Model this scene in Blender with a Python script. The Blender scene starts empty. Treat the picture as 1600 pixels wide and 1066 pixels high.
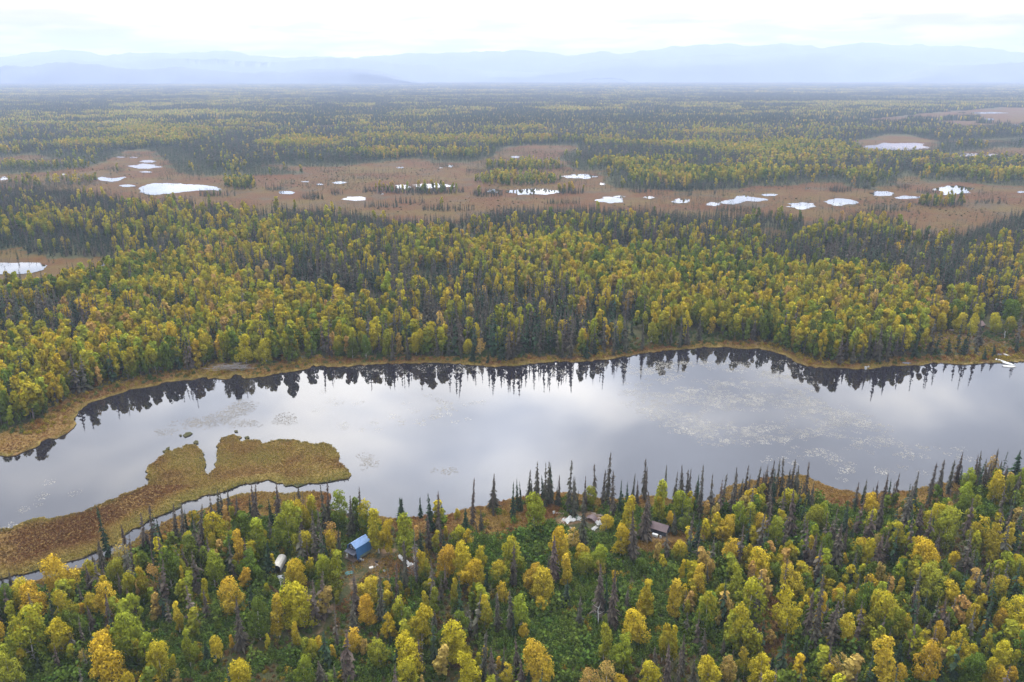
import bpy, math, random
import numpy as np
from mathutils import Vector, geometry

# ------------------------------------------------------------------ camera, sky, sun, exposure
C = bpy.context.scene
H_CAM = 120.0
F_PX, CX, CY = 1245.0, 800.0, 533.0           # focal length and centre in photograph pixels (1600 wide)
PITCH = math.radians(18.5)
cam = bpy.data.cameras.new('camera'); cam_o = bpy.data.objects.new('camera', cam)
C.collection.objects.link(cam_o); C.camera = cam_o
cam_o.location = (0, 0, H_CAM)
cam_o.rotation_euler = (math.radians(90) - PITCH, 0, 0)
cam.sensor_width = 36.0; cam.lens = 36.0 * F_PX / 1600.0
cam.clip_start = 1.0; cam.clip_end = 120000.0
C.view_settings.view_transform = 'Standard'; C.view_settings.look = 'None'
C.view_settings.gamma = 1.0; C.view_settings.use_curve_mapping = False
C.view_settings.exposure = 0.55
C.cycles.max_bounces = 5; C.cycles.diffuse_bounces = 3; C.cycles.glossy_bounces = 2
C.cycles.transmission_bounces = 2; C.cycles.volume_bounces = 0; C.cycles.transparent_max_bounces = 8
C.cycles.caustics_reflective = False; C.cycles.caustics_refractive = False
C.cycles.use_denoising = True
C.cycles.sample_clamp_indirect = 4.0

SUN_EL, SUN_AZ = math.radians(52), math.radians(-12)     # azimuth from +Y, negative = left
W = bpy.data.worlds.new('World'); C.world = W; W.use_nodes = True
nt = W.node_tree; nt.nodes.clear()
def N(tree, kind, **kw):
    n = tree.nodes.new(kind)
    for k, v in kw.items(): setattr(n, k, v)
    return n
def math_node(tree, op, a, b=None, clamp=False):
    n = tree.nodes.new('ShaderNodeMath'); n.operation = op; n.use_clamp = clamp
    for i, v in enumerate((a, b)):
        if v is None: continue
        if isinstance(v, (int, float)): n.inputs[i].default_value = v
        else: tree.links.new(v, n.inputs[i])
    return n.outputs[0]
def sky_world():
    L = nt.links.new
    out = N(nt, 'ShaderNodeOutputWorld')
    sky = N(nt, 'ShaderNodeTexSky', sky_type='NISHITA'); sky.sun_disc = False
    sky.sun_elevation = SUN_EL; sky.sun_rotation = SUN_AZ; sky.altitude = 100
    bg1 = N(nt, 'ShaderNodeBackground'); bg1.inputs[1].default_value = 0.10
    L(sky.outputs[0], bg1.inputs[0])
    tc = N(nt, 'ShaderNodeTexCoord'); sep = N(nt, 'ShaderNodeSeparateXYZ'); L(tc.outputs['Generated'], sep.inputs[0])
    z = math_node(nt, 'MAXIMUM', sep.outputs[2], 0.0)
    # wide bright patch where the sun stands behind the cloud
    d = N(nt, 'ShaderNodeVectorMath', operation='DOT_PRODUCT'); L(tc.outputs['Generated'], d.inputs[0])
    e, a = math.radians(44), math.radians(-6)
    d.inputs[1].default_value = (math.sin(a) * math.cos(e), math.cos(a) * math.cos(e), math.sin(e))
    dd = math_node(nt, 'MAXIMUM', d.outputs['Value'], 0.0)
    glow = math_node(nt, 'MULTIPLY', math_node(nt, 'POWER', dd, 4.0), SKY_GLOW)
    base = math_node(nt, 'ADD', glow, SKY_BASE)
    # cloud deck: direction projected on a high sheet
    zz = math_node(nt, 'ADD', z, 0.10)
    px = math_node(nt, 'DIVIDE', sep.outputs[0], zz); py = math_node(nt, 'DIVIDE', sep.outputs[1], zz)
    cmb = N(nt, 'ShaderNodeCombineXYZ'); L(px, cmb.inputs[0]); L(py, cmb.inputs[1])
    cmb.inputs[2].default_value = 3.7
    no = N(nt, 'ShaderNodeTexNoise'); L(cmb.outputs[0], no.inputs['Vector'])
    no.inputs['Scale'].default_value = 1.5; no.inputs['Detail'].default_value = 4.5; no.inputs['Roughness'].default_value = 0.5
    no.inputs['Distortion'].default_value = 0.25
    mr = N(nt, 'ShaderNodeMapRange'); L(no.outputs[0], mr.inputs[0])
    mr.inputs[1].default_value = 0.38; mr.inputs[2].default_value = 0.64
    mr.interpolation_type = 'SMOOTHSTEP'
    fac = math_node(nt, 'ADD', math_node(nt, 'MULTIPLY', mr.outputs[0], 0.56), 0.72)
    mixc = N(nt, 'ShaderNodeMix', data_type='RGBA'); L(mr.outputs[0], mixc.inputs[0])
    mixc.inputs[6].default_value = (0.86, 0.93, 1.08, 1); mixc.inputs[7].default_value = (1.0, 0.985, 0.97, 1)
    # single brighter and darker cloud banks: azimuth, elevation, width (degrees), gain
    for az, el, wd, gain in ((-1.6, 25.0, 4.6, .32), (2.0, 28.2, 4.5, .24), (6.5, 21.5, 2.6, .30), (-9, 23, 4, .16), (13, 26.0, 4.0, .28), (-14, 27.5, 5, .18), (29, 21, 5, .25), (-24, 22.5, 4.5, .12),
                             (7.5, 25.2, 4.0, -.20), (19, 23.5, 6.5, -.08), (15, 20.5, 5, -.08), (-5, 20.3, 3.0, -.14), (24, 28, 5, .16), (-5.5, 23.0, 2.6, -.16), (26, 25.5, 5.0, -.16), (-27, 28, 5, -.08)):
        a_, e_ = math.radians(az), math.radians(el); dn = N(nt, 'ShaderNodeVectorMath', operation='DOT_PRODUCT'); L(tc.outputs['Generated'], dn.inputs[0])
        dn.inputs[1].default_value = (math.sin(a_) * math.cos(e_), math.cos(a_) * math.cos(e_), math.sin(e_)); kk = 1 / math.radians(wd) ** 2
        wob = math_node(nt, 'MULTIPLY', math_node(nt, 'SUBTRACT', no.outputs[0], 0.5), 0.9)
        arg = math_node(nt, 'ADD', math_node(nt, 'MULTIPLY', math_node(nt, 'SUBTRACT', dn.outputs['Value'], 1.0), kk), wob)
        fac = math_node(nt, 'ADD', fac, math_node(nt, 'MULTIPLY', math_node(nt, 'EXPONENT', arg), gain * 1.35))
    # the thin bright gap between the cloud deck and the horizon
    lowz = math_node(nt, 'MULTIPLY', math_node(nt, 'SUBTRACT', 1.0, math_node(nt, 'DIVIDE', z, 0.30), clamp=True), 0.7)
    base = math_node(nt, 'ADD', base, lowz)
    # the deck is thick and dull along the horizon, with thin streaks, and opens higher up
    hr = N(nt, 'ShaderNodeMapRange'); hr.interpolation_type = 'SMOOTHSTEP'; L(z, hr.inputs[0]); hr.inputs[1].default_value = 0.058; hr.inputs[2].default_value = 0.115; hr.inputs[3].default_value = 0.24; hr.inputs[4].default_value = 1.0
    mp = N(nt, 'ShaderNodeMapping'); mp.inputs['Scale'].default_value = (5, 5, 75); L(tc.outputs['Generated'], mp.inputs[0])
    n2 = N(nt, 'ShaderNodeTexNoise'); L(mp.outputs[0], n2.inputs['Vector']); n2.inputs['Scale'].default_value = 1.0; n2.inputs['Detail'].default_value = 6; n2.inputs['Roughness'].default_value = 0.55
    streak = math_node(nt, 'ADD', math_node(nt, 'MULTIPLY', math_node(nt, 'MULTIPLY', math_node(nt, 'SUBTRACT', n2.outputs[0], 0.5), 1.3), math_node(nt, 'SUBTRACT', 1.0, hr.outputs[0])), 1.0)
    base = math_node(nt, 'MULTIPLY', math_node(nt, 'MULTIPLY', base, hr.outputs[0]), streak)
    mw = N(nt, 'ShaderNodeMix', data_type='RGBA'); L(hr.outputs[0], mw.inputs[0]); mw.inputs[6].default_value = (1.36, 0.97, 0.84, 1); L(mixc.outputs[2], mw.inputs[7])
    bg2 = N(nt, 'ShaderNodeBackground'); L(mw.outputs[2], bg2.inputs[0])
    L(math_node(nt, 'MULTIPLY', base, fac), bg2.inputs[1])
    mx = N(nt, 'ShaderNodeMixShader'); mx.inputs[0].default_value = 0.96
    L(bg1.outputs[0], mx.inputs[1]); L(bg2.outputs[0], mx.inputs[2]); L(mx.outputs[0], out.inputs[0])
SKY_BASE, SKY_GLOW = 1.75, 3.7
sky_world()
W.cycles.sampling_method = 'MANUAL'; W.cycles.sample_map_resolution = 512
sun = bpy.data.lights.new('sun', 'SUN'); sun.energy = 1.5; sun.angle = math.radians(14); sun.color = (1.0, 0.95, 0.88)
sun_o = bpy.data.objects.new('sun', sun); C.collection.objects.link(sun_o)
sd = Vector((math.sin(SUN_AZ) * math.cos(SUN_EL), math.cos(SUN_AZ) * math.cos(SUN_EL), math.sin(SUN_EL)))
sun_o.rotation_euler = sd.to_track_quat('Z', 'Y').to_euler(); sun_o.location = (0, 0, 300)

# ------------------------------------------------------------------ measuring helpers
rng = np.random.default_rng(7); random.seed(7)
CP, SP = math.cos(PITCH), math.sin(PITCH)
def ground(x, y, z=0.0):
    """point of the plane at height z seen at photograph pixel (x, y)"""
    x = np.asarray(x, float); y = np.asarray(y, float)
    u = (x - CX) / F_PX; v = (y - CY) / F_PX
    dy = CP - v * SP; dz = -SP - v * CP
    t = (z - H_CAM) / dz
    return u * t, dy * t
def project(X, Y, Z=0.0):
    X = np.asarray(X, float); Y = np.asarray(Y, float)
    dz = Z - H_CAM
    depth = Y * CP - dz * SP
    v = (-dz * CP - Y * SP) / depth
    return CX + F_PX * X / depth, CY + F_PX * v
def inside(poly, x, y):
    p = np.asarray(poly, float); x = np.asarray(x, float); y = np.asarray(y, float)
    r = np.zeros(x.shape, bool)
    ok = (x >= p[:, 0].min()) & (x <= p[:, 0].max()) & (y >= p[:, 1].min()) & (y <= p[:, 1].max())
    xs, ys = x[ok], y[ok]; res = np.zeros(xs.shape, bool)
    x1, y1 = p[:, 0], p[:, 1]; x2, y2 = np.roll(x1, -1), np.roll(y1, -1)
    for i in range(len(p)):
        if y1[i] == y2[i]: continue
        c = ((y1[i] > ys) != (y2[i] > ys)) & (xs < (x2[i] - x1[i]) * (ys - y1[i]) / (y2[i] - y1[i]) + x1[i])
        res ^= c
    r[ok] = res
    return r
def in_ell(e, x, y):
    cx, cy, w, h = e[:4]
    return ((np.asarray(x) - cx) / (w / 2)) ** 2 + ((np.asarray(y) - cy) / (h / 2)) ** 2 < 1
_lat = {}
def vnoise(x, y, scale, seed=0):
    if seed not in _lat: _lat[seed] = np.random.default_rng(1000 + seed).random((256, 256))
    g = _lat[seed]; x = np.asarray(x, float) / scale; y = np.asarray(y, float) / scale
    xi = np.floor(x).astype(int); yi = np.floor(y).astype(int); fx = x - xi; fy = y - yi
    fx = fx * fx * (3 - 2 * fx); fy = fy * fy * (3 - 2 * fy)
    a = g[xi % 256, yi % 256]; b = g[(xi + 1) % 256, yi % 256]; c = g[xi % 256, (yi + 1) % 256]; d = g[(xi + 1) % 256, (yi + 1) % 256]
    return (a * (1 - fx) + b * fx) * (1 - fy) + (c * (1 - fx) + d * fx) * fy
def fbm(x, y, scale, seed=0, n=3):
    s = 0; t = 0
    for i in range(n):
        s = s + vnoise(x, y, scale / 2 ** i, seed * 7 + i) / 2 ** i; t += 1 / 2 ** i
    return s / t
def dist_poly(px, py, pts):
    """distance from points to a polyline (world units)"""
    px = np.asarray(px, float); py = np.asarray(py, float); best = np.full(px.shape, 1e18)
    for (ax, ay), (bx, by) in zip(pts[:-1], pts[1:]):
        dx, dy = bx - ax, by - ay; L2 = dx * dx + dy * dy + 1e-9
        t = np.clip(((px - ax) * dx + (py - ay) * dy) / L2, 0, 1)
        best = np.minimum(best, (px - ax - t * dx) ** 2 + (py - ay - t * dy) ** 2)
    return np.sqrt(best)

def tag(o, label=None, cat=None, group=None, kind=None):
    if label: o['label'] = label
    if cat: o['category'] = cat
    if group: o['group'] = group
    if kind: o['kind'] = kind
    return o
def link(name, mesh, mat=None, parent=None, smooth=False):
    o = bpy.data.objects.new(name, mesh); C.collection.objects.link(o)
    if mat is not None and not mesh.materials: mesh.materials.append(mat)
    if parent is not None: o.parent = parent
    if smooth: mesh.polygons.foreach_set('use_smooth', [True] * len(mesh.polygons))
    return o
def empty(name, loc, rz=0.0):
    o = bpy.data.objects.new(name, None); C.collection.objects.link(o); o.location = loc; o.rotation_euler = (0, 0, rz)
    o.empty_display_size = 0.5
    return o

# ------------------------------------------------------------------ materials
def mat(name):
    m = bpy.data.materials.new(name); m.use_nodes = True; t = m.node_tree
    b = t.nodes['Principled BSDF']; return m, t, b
def plain(name, col, rough=0.8, var=0.25, scale=3.0, spec=0.3, metal=0.0, stretch=None):
    """a weathered surface: base colour broken by noise"""
    m, t, b = mat(name); L = t.links.new
    tc = N(t, 'ShaderNodeTexCoord'); mp = N(t, 'ShaderNodeMapping'); L(tc.outputs['Object'], mp.inputs[0])
    if stretch: mp.inputs['Scale'].default_value = stretch
    n = N(t, 'ShaderNodeTexNoise'); L(mp.outputs[0], n.inputs['Vector']); n.inputs['Scale'].default_value = scale; n.inputs['Detail'].default_value = 6
    mx = N(t, 'ShaderNodeMix', data_type='RGBA')
    mr = N(t, 'ShaderNodeMapRange'); mr.inputs[1].default_value = 0.35; mr.inputs[2].default_value = 0.68; L(n.outputs[0], mr.inputs[0]); L(mr.outputs[0], mx.inputs[0])
    mx.inputs[6].default_value = [c * (1 - var) for c in col] + [1]; mx.inputs[7].default_value = [min(1, c * (1 + var)) for c in col] + [1]
    L(mx.outputs[2], b.inputs['Base Color']); b.inputs['Roughness'].default_value = rough
    b.inputs['Specular IOR Level'].default_value = spec; b.inputs['Metallic'].default_value = metal
    bp = N(t, 'ShaderNodeBump'); bp.inputs['Strength'].default_value = 0.3; bp.inputs['Distance'].default_value = 0.05; L(n.outputs[0], bp.inputs['Height']); L(bp.outputs[0], b.inputs['Normal'])
    return m
def leaf_mat(name, instanced, green=(0.055, 0.085, 0.012), transl=0.22):
    """foliage: leaf colour from the tree, each leaf clump its own shade, tops that turned first"""
    m = bpy.data.materials.new(name); m.use_nodes = True; t = m.node_tree; t.nodes.clear(); L = t.links.new
    out = N(t, 'ShaderNodeOutputMaterial')
    if instanced:
        a = N(t, 'ShaderNodeAttribute', attribute_type='INSTANCER', attribute_name='tint'); col = a.outputs['Color']
        a2 = N(t, 'ShaderNodeAttribute', attribute_type='INSTANCER', attribute_name='turn'); top = a2.outputs['Fac']
    else:
        a = N(t, 'ShaderNodeObjectInfo'); col = a.outputs['Color']; top = a.outputs['Alpha']
    hz = N(t, 'ShaderNodeAttribute', attribute_type='GEOMETRY', attribute_name='hz')
    sh = N(t, 'ShaderNodeAttribute', attribute_type='GEOMETRY', attribute_name='sh')
    # share of this clump that is still green: grows downward by "turn"
    k = math_node(t, 'SUBTRACT', 1.0, hz.outputs['Fac'])
    k = math_node(t, 'ADD', k, math_node(t, 'MULTIPLY', math_node(t, 'SUBTRACT', sh.outputs['Fac'], 0.5), 0.5))
    g = math_node(t, 'MULTIPLY', math_node(t, 'MULTIPLY', k, 1.5), top, clamp=True)
    mx = N(t, 'ShaderNodeMix', data_type='RGBA'); L(g, mx.inputs[0]); L(col, mx.inputs[6]); mx.inputs[7].default_value = (*green, 1)
    s = math_node(t, 'ADD', math_node(t, 'MULTIPLY', sh.outputs['Fac'], 1.0), 0.48)
    mu = N(t, 'ShaderNodeVectorMath', operation='SCALE'); L(mx.outputs[2], mu.inputs[0]); L(s, mu.inputs['Scale'])
    d = N(t, 'ShaderNodeBsdfDiffuse'); L(mu.outputs[0], d.inputs[0])
    tr = N(t, 'ShaderNodeBsdfTranslucent'); L(mu.outputs[0], tr.inputs[0])
    ms = N(t, 'ShaderNodeMixShader'); ms.inputs[0].default_value = transl
    L(d.outputs[0], ms.inputs[1]); L(tr.outputs[0], ms.inputs[2]); L(ms.outputs[0], out.inputs[0])
    return m
def face_mat(name, transl=0.0):
    """foliage seen from afar: every face carries the colour of its tree"""
    m = bpy.data.materials.new(name); m.use_nodes = True; t = m.node_tree; t.nodes.clear(); L = t.links.new
    out = N(t, 'ShaderNodeOutputMaterial'); a = N(t, 'ShaderNodeAttribute', attribute_type='GEOMETRY', attribute_name='leaf')
    d = N(t, 'ShaderNodeBsdfDiffuse'); L(a.outputs['Color'], d.inputs[0]); L(d.outputs[0], out.inputs[0])
    return m
M_BIRCH = leaf_mat('birch_leaves', False); M_BIRCH_I = leaf_mat('birch_leaves_forest', True)
M_SPR = leaf_mat('spruce_needles', False, (0.03, 0.04, 0.02), 0.08); M_SPR_I = leaf_mat('spruce_needles_forest', True, (0.03, 0.04, 0.02), 0.08)
M_FAR = face_mat('distant_foliage')
M_BARK = plain('grey_bark', (0.10, 0.085, 0.075), 0.9, 0.3, 8)
M_BWHITE = plain('birch_bark', (0.34, 0.32, 0.28), 0.8, 0.45, 6, stretch=(1, 1, 4))

# ------------------------------------------------------------------ tree prototypes (one mesh per part, shared by the copies)
def mesh_np(name, V, Fq, attrs=None, tris=False):
    me = bpy.data.meshes.new(name)
    V = np.asarray(V, np.float32); Fq = np.asarray(Fq, np.int32); k = Fq.shape[1]
    me.vertices.add(len(V)); me.vertices.foreach_set('co', V.ravel())
    me.loops.add(Fq.size); me.loops.foreach_set('vertex_index', Fq.ravel())
    me.polygons.add(len(Fq)); me.polygons.foreach_set('loop_start', np.arange(0, Fq.size, k, dtype=np.int32))
    me.update(calc_edges=True)
    for n, (dom, typ, data) in (attrs or {}).items():
        a = me.attributes.new(n, typ, dom); a.data.foreach_set('color' if typ == 'FLOAT_COLOR' else ('vector' if typ == 'FLOAT_VECTOR' else 'value'), np.asarray(data, np.float32).ravel())
    return me
def quads_at(P, Nrm, size, rg, aspect=1.0):
    """little leaf-clump faces centred on P facing Nrm"""
    n = len(P); r = rg.normal(size=(n, 3)); U = np.cross(Nrm, r); U /= np.linalg.norm(U, axis=1)[:, None] + 1e-9
    Vv = np.cross(Nrm, U); Vv /= np.linalg.norm(Vv, axis=1)[:, None] + 1e-9
    s = np.asarray(size).reshape(-1, 1) * 0.5 * rg.uniform(0.7, 1.3, (n, 1)); a = s * aspect
    c = np.stack([P - U * s - Vv * a * 0.6, P + U * s * 0.8 - Vv * a, P + U * s + Vv * a * 0.7, P - U * s * 0.6 + Vv * a], 1)
    return c.reshape(-1, 3), np.arange(4 * n).reshape(-1, 4)
def tube(pts, rad, sides=5):
    pts = np.asarray(pts, float); V = []; Fc = []
    for i, p in enumerate(pts):
        d = pts[min(i + 1, len(pts) - 1)] - pts[max(i - 1, 0)]; d /= np.linalg.norm(d) + 1e-9
        a = np.cross(d, (0.3, 0.9, 0.1)); a /= np.linalg.norm(a) + 1e-9; b = np.cross(d, a)
        for k in range(sides):
            th = 2 * math.pi * k / sides; V.append(p + rad[i] * (a * math.cos(th) + b * math.sin(th)))
    for i in range(len(pts) - 1):
        for k in range(sides):
            q = (k + 1) % sides; Fc.append((i * sides + k, i * sides + q, (i + 1) * sides + q, (i + 1) * sides + k))
    return np.array(V), np.array(Fc)
def merge(parts):
    V = []; Fc = []; o = 0
    for v, f in parts: V.append(v); Fc.append(f + o); o += len(v)
    return np.concatenate(V), np.concatenate(Fc)
def birch_mesh(seed, aspect, nleaf, leaf, H=10.0, sparse=0.0, nl=None, trunk=True, cone=False):
    rg = np.random.default_rng(seed); Wd = aspect * H / 2
    nl = nl or int(14 + 16 * aspect + rg.integers(0, 6)); lob = []
    for i in range(nl):
        t = 0.16 + 0.78 * (i + rg.uniform(0, .9)) / nl
        prof = (math.sin(math.pi * min(1, (t - .02) / 1.02) ** (0.75 if not cone else .5)) ** 0.7) if t < .98 else .2
        if cone: prof = max(.1, 1.15 * (1 - t)) ** .8
        th = i * 2.4 + rg.uniform(-.6, .6); rr = Wd * prof * rg.uniform(.3, .86)
        lr = Wd * (0.25 + 0.16 * prof) * rg.uniform(.6, 1.3)
        if aspect < .5: rr *= .6; lr *= 1.15
        lob.append((rr * math.cos(th), rr * math.sin(th), t * H - lr * .25, lr, lr * rg.uniform(.8, 1.25)))
    lob.append((rg.uniform(-.1, .1) * Wd, rg.uniform(-.1, .1) * Wd, H * .9 - Wd * .1, Wd * .30, Wd * .38))
    lob = np.array(lob); lp = rg.uniform(0, 6.28); lob[:, 0] += Wd * .22 * np.sin(lob[:, 2] / H * 5 + lp); lob[:, 1] += Wd * .18 * np.cos(lob[:, 2] / H * 4 + lp); wts = lob[:, 3] ** 2; wts /= wts.sum()
    P = np.zeros((0, 3)); Nn = np.zeros((0, 3))
    while len(P) < nleaf:
        k = rg.choice(len(lob), nleaf, p=wts); d = rg.normal(size=(nleaf, 3)); d[:, 2] = d[:, 2] + .25
        d /= np.linalg.norm(d, axis=1)[:, None]; rad = np.where(rg.random(nleaf) < .14, rg.uniform(1.0, 1.32, nleaf), rg.uniform(.7, 1.06, nleaf))
        S = np.stack([lob[k, 3], lob[k, 3], lob[k, 4]], 1); Q = lob[k, :3] + d * S * rad[:, None]
        q = Q[:, None, :] - lob[None, :, :3]; q[..., 0] /= lob[:, 3]; q[..., 1] /= lob[:, 3]; q[..., 2] /= lob[:, 4]
        keep = (np.linalg.norm(q, axis=2).min(1) > .68) & (Q[:, 2] > H * .08) & (Q[:, 2] < H * 1.02)
        P = np.concatenate([P, Q[keep]]); Nn = np.concatenate([Nn, d[keep]])
    P = P[:nleaf]; Nn = Nn[:nleaf]
    Nn = Nn * .8 + rg.normal(size=(nleaf, 3)) * .42 + np.array([0, 0, .2]); Nn /= np.linalg.norm(Nn, axis=1)[:, None]
    # patches that lost their leaves
    pn = fbm(P[:, 0] + 50 * seed, P[:, 2] + P[:, 1], 1.6, seed % 50)
    if sparse: kp = pn > np.quantile(pn, sparse); P, Nn, pn = P[kp], Nn[kp], pn[kp]
    V, Fq = quads_at(P, Nn, np.full(len(P), leaf), rg)
    sh = np.clip(0.5 + (pn - .5) * 1.3 + rg.normal(size=len(P)) * .2, 0, 1); hz = np.clip(P[:, 2] / H, 0, 1)
    crown = mesh_np('birch_crown', V, Fq, {'sh': ('FACE', 'FLOAT', sh), 'hz': ('FACE', 'FLOAT', hz)})
    if not trunk: return crown, None
    parts = [tube([(0, 0, -.4), (rg.uniform(-.1, .1), .05, H * .35), (rg.uniform(-.3, .3), rg.uniform(-.3, .3), H * .85)], [.15, .11, .02])]
    for i in range(min(nl, 9)):
        x, y, z = lob[i, :3]; z0 = z * rg.uniform(.45, .7); parts.append(tube([(0, 0, z0), (x * .5, y * .5, z0 + (z - z0) * .45), (x, y, z)], [.06, .04, .012], 4))
    return crown, mesh_np('birch_trunk', *merge(parts))
def spruce_mesh(seed, aspect, levels, nb, H=15.0, droop=.5, fill=1.0, power=.8, bw=.5, club=0.0, cards=True):
    rg = np.random.default_rng(seed); R0 = aspect * H / 2; V = []; sh = []; hz = []
    lean = rg.uniform(-.25, .25, 2)
    lopt = rg.uniform(0, 6.28)
    for i in range(levels):
        t = .04 + .955 * (i + rg.uniform(-.3, .3)) / levels
        if rg.random() > fill: continue
        R = R0 * min(1.0, ((1 - t) * 1.06) ** power) * rg.uniform(.72, 1.2) * (1 - .35 * math.exp(-(t / .12) ** 2)) * (1 + club * math.exp(-((t - .9) / .06) ** 2))
        R *= rg.choice([.5, .8, 1.0, 1.3]); R = max(R, .14); n = max(3, int(nb * (.55 + .45 * (1 - t)) + rg.integers(0, 2))); c0 = lean * t * t
        for k in range(n):
            th = rg.uniform(0, 6.28); r = R * rg.uniform(.6, 1.1) * (1 + .15 * math.cos(th - lopt)); dx, dy = math.cos(th), math.sin(th)
            w = bw * (.5 + .5 * (1 - t)) * rg.uniform(.7, 1.25); z = t * H; dr = droop * r * rg.uniform(.6, 1.3)
            sx, sy = -dy * w * .5, dx * w * .5; a = rg.uniform(-.35, .35) * w
            x0, y0 = c0[0] + dx * .03, c0[1] + dy * .03; xm, ym = c0[0] + dx * r * .6, c0[1] + dy * r * .6; xe, ye = c0[0] + dx * r, c0[1] + dy * r
            q1 = [(x0 - sx * .4, y0 - sy * .4, z + .05), (x0 + sx * .4, y0 + sy * .4, z + .05), (xm + sx, ym + sy, z - dr * .45 + a), (xm - sx, ym - sy, z - dr * .45 - a)]
            q2 = [(xm - sx, ym - sy, z - dr * .45 - a), (xm + sx, ym + sy, z - dr * .45 + a), (xe + sx * .25, ye + sy * .25, z - dr), (xe - sx * .25, ye - sy * .25, z - dr + .05)]
            V += q1 + q2; s = rg.uniform(0, 1); sh += [s * .8, s]; hz += [t, t]
            if cards:   # twigs hanging below the branch
                hl = w * rg.uniform(.5, 1.0)
                q3 = [(x0 + dx * r * .2, y0 + dy * r * .2, z), (xm, ym, z - dr * .45), (xe, ye, z - dr - hl * .3), (xm, ym, z - dr * .45 - hl)]
                V += q3; sh.append(s * .6); hz.append(t)
    V = np.array(V); Fq = np.arange(len(V)).reshape(-1, 4)
    crown = mesh_np('spruce_crown', V, Fq, {'sh': ('FACE', 'FLOAT', np.array(sh)), 'hz': ('FACE', 'FLOAT', np.array(hz))})
    tv = tube([(0, 0, -.4), (lean[0] * .25, lean[1] * .25, H * .5), (lean[0], lean[1], H * 1.01)], [.19, .12, .015], 6)
    parts = [tv]
    for k in range(8):
        th = rg.uniform(0, 6.28); z = H * rg.uniform(.03, .3); r = R0 * .7
        parts.append(tube([(0, 0, z), (math.cos(th) * r * .6, math.sin(th) * r * .6, z - .1 * r), (math.cos(th) * r, math.sin(th) * r, z - .35 * r)], [.03, .02, .006], 3))
    return crown, mesh_np('spruce_trunk', *merge(parts))

BIRCH = {}      # class -> list of (crown, trunk, H, width)
BIRCH['slim'] = [(birch_mesh(10 + i, .32, 2000, .29) + (10, 3.2)) for i in range(5)]
BIRCH['cone'] = [(birch_mesh(20 + i, .42, 2000, .28, cone=True) + (10, 4.2)) for i in range(3)]
BIRCH['mid'] = [(birch_mesh(30 + i, .5, 2900, .30, sparse=[0, .15, 0, .25, 0, .1, .2][i]) + (10, 5.0)) for i in range(7)]
BIRCH['broad'] = [(birch_mesh(40 + i, .68, 4000, .31, sparse=[0, .2, .1, 0, .28, .15][i]) + (10, 6.8)) for i in range(6)]
BIRCH['thin'] = [(birch_mesh(50 + i, .55, 2300, .29, sparse=.42) + (10, 5.5)) for i in range(4)]
SPR = {}
SPR['green'] = [(spruce_mesh(60 + i, .27, 44, 9, droop=.35, power=.9, bw=.62) + (15, 4.0)) for i in range(4)]
SPR['grey'] = [(spruce_mesh(70 + i, .155, 64, 8, droop=.8, power=.72, bw=.46, fill=.9, club=[0, .8, 0, 0, 1.2, .4][i]) + (15, 2.2)) for i in range(6)]
SPR['wide'] = [(spruce_mesh(80 + i, .22, 60, 10, droop=.8, power=.9, bw=.5, fill=.93) + (15, 3.3)) for i in range(4)]
SPR['bare'] = [(spruce_mesh(90 + i, .13, 40, 5, droop=.6, power=.7, bw=.34, fill=.8) + (15, 1.9)) for i in range(3)]
# coarser ones for the forest mass
mid_birch = [birch_mesh(110 + i, [.35, .42, .5, .58, .7, .4][i], 620, .64, nl=8 + i % 3, trunk=True) for i in range(6)]
mid_spr = [spruce_mesh(130 + i, [.15, .19, .15, .25][i], 24, 5, droop=.75, power=.75, bw=.95, cards=False) for i in range(4)]
far_birch = [birch_mesh(150 + i, [.45, .6, .7, .5][i], 70, 1.9, nl=6, trunk=False)[0] for i in range(4)]
far_spr = [spruce_mesh(160 + i, [.2, .26][i], 8, 4, droop=.8, power=.8, bw=2.0, cards=False)[0] for i in range(2)]

def join_np(parts, name):
    """several part meshes of one tree into a single prototype for the forest mass, keeping attributes and materials"""
    V = []; Fq = []; sh = []; hz = []; mi = []; o = 0
    for me, k in parts:
        n = len(me.vertices); v = np.zeros(n * 3, np.float32); me.vertices.foreach_get('co', v); V.append(v.reshape(-1, 3))
        f = np.zeros(len(me.loops), np.int32); me.loops.foreach_get('vertex_index', f); Fq.append(f.reshape(-1, 4) + o); o += n
        m = len(me.polygons)
        for nm, L_ in (('sh', sh), ('hz', hz)):
            if nm in me.attributes:
                d = np.zeros(m, np.float32); me.attributes[nm].data.foreach_get('value', d)
            else: d = np.full(m, .5, np.float32)
            L_.append(d)
        mi.append(np.full(m, k, np.int32))
    me = mesh_np(name, np.concatenate(V), np.concatenate(Fq), {'sh': ('FACE', 'FLOAT', np.concatenate(sh)), 'hz': ('FACE', 'FLOAT', np.concatenate(hz))})
    me.polygons.foreach_set('material_index', np.concatenate(mi)); return me

# leaf colours (linear base colours)
TINT = {'O': ((.385, .268, .024), .3), 'Y': ((.365, .278, .018), .35), 'G': ((.208, .218, .020), .5), 'M': ((.320, .262, .018), .95),
        'D': ((.085, .115, .016), .4), 'T': ((.330, .220, .060), .3),
        'g': ((.026, .044, .024), .2), 'b': ((.080, .067, .054), .35), 'k': ((.11, .10, .095), .1)}
def tint_of(k, rg, amt=.14):
    c, t = TINT[k]; c = np.array(c); j = 1 + rg.uniform(-amt, amt); h = rg.uniform(-.12, .12)
    return (c[0] * j * (1 + h * .5), c[1] * j * (1 - h * .6), c[2] * j), float(np.clip(t + rg.uniform(-.2, .2), 0, 1))

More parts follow.
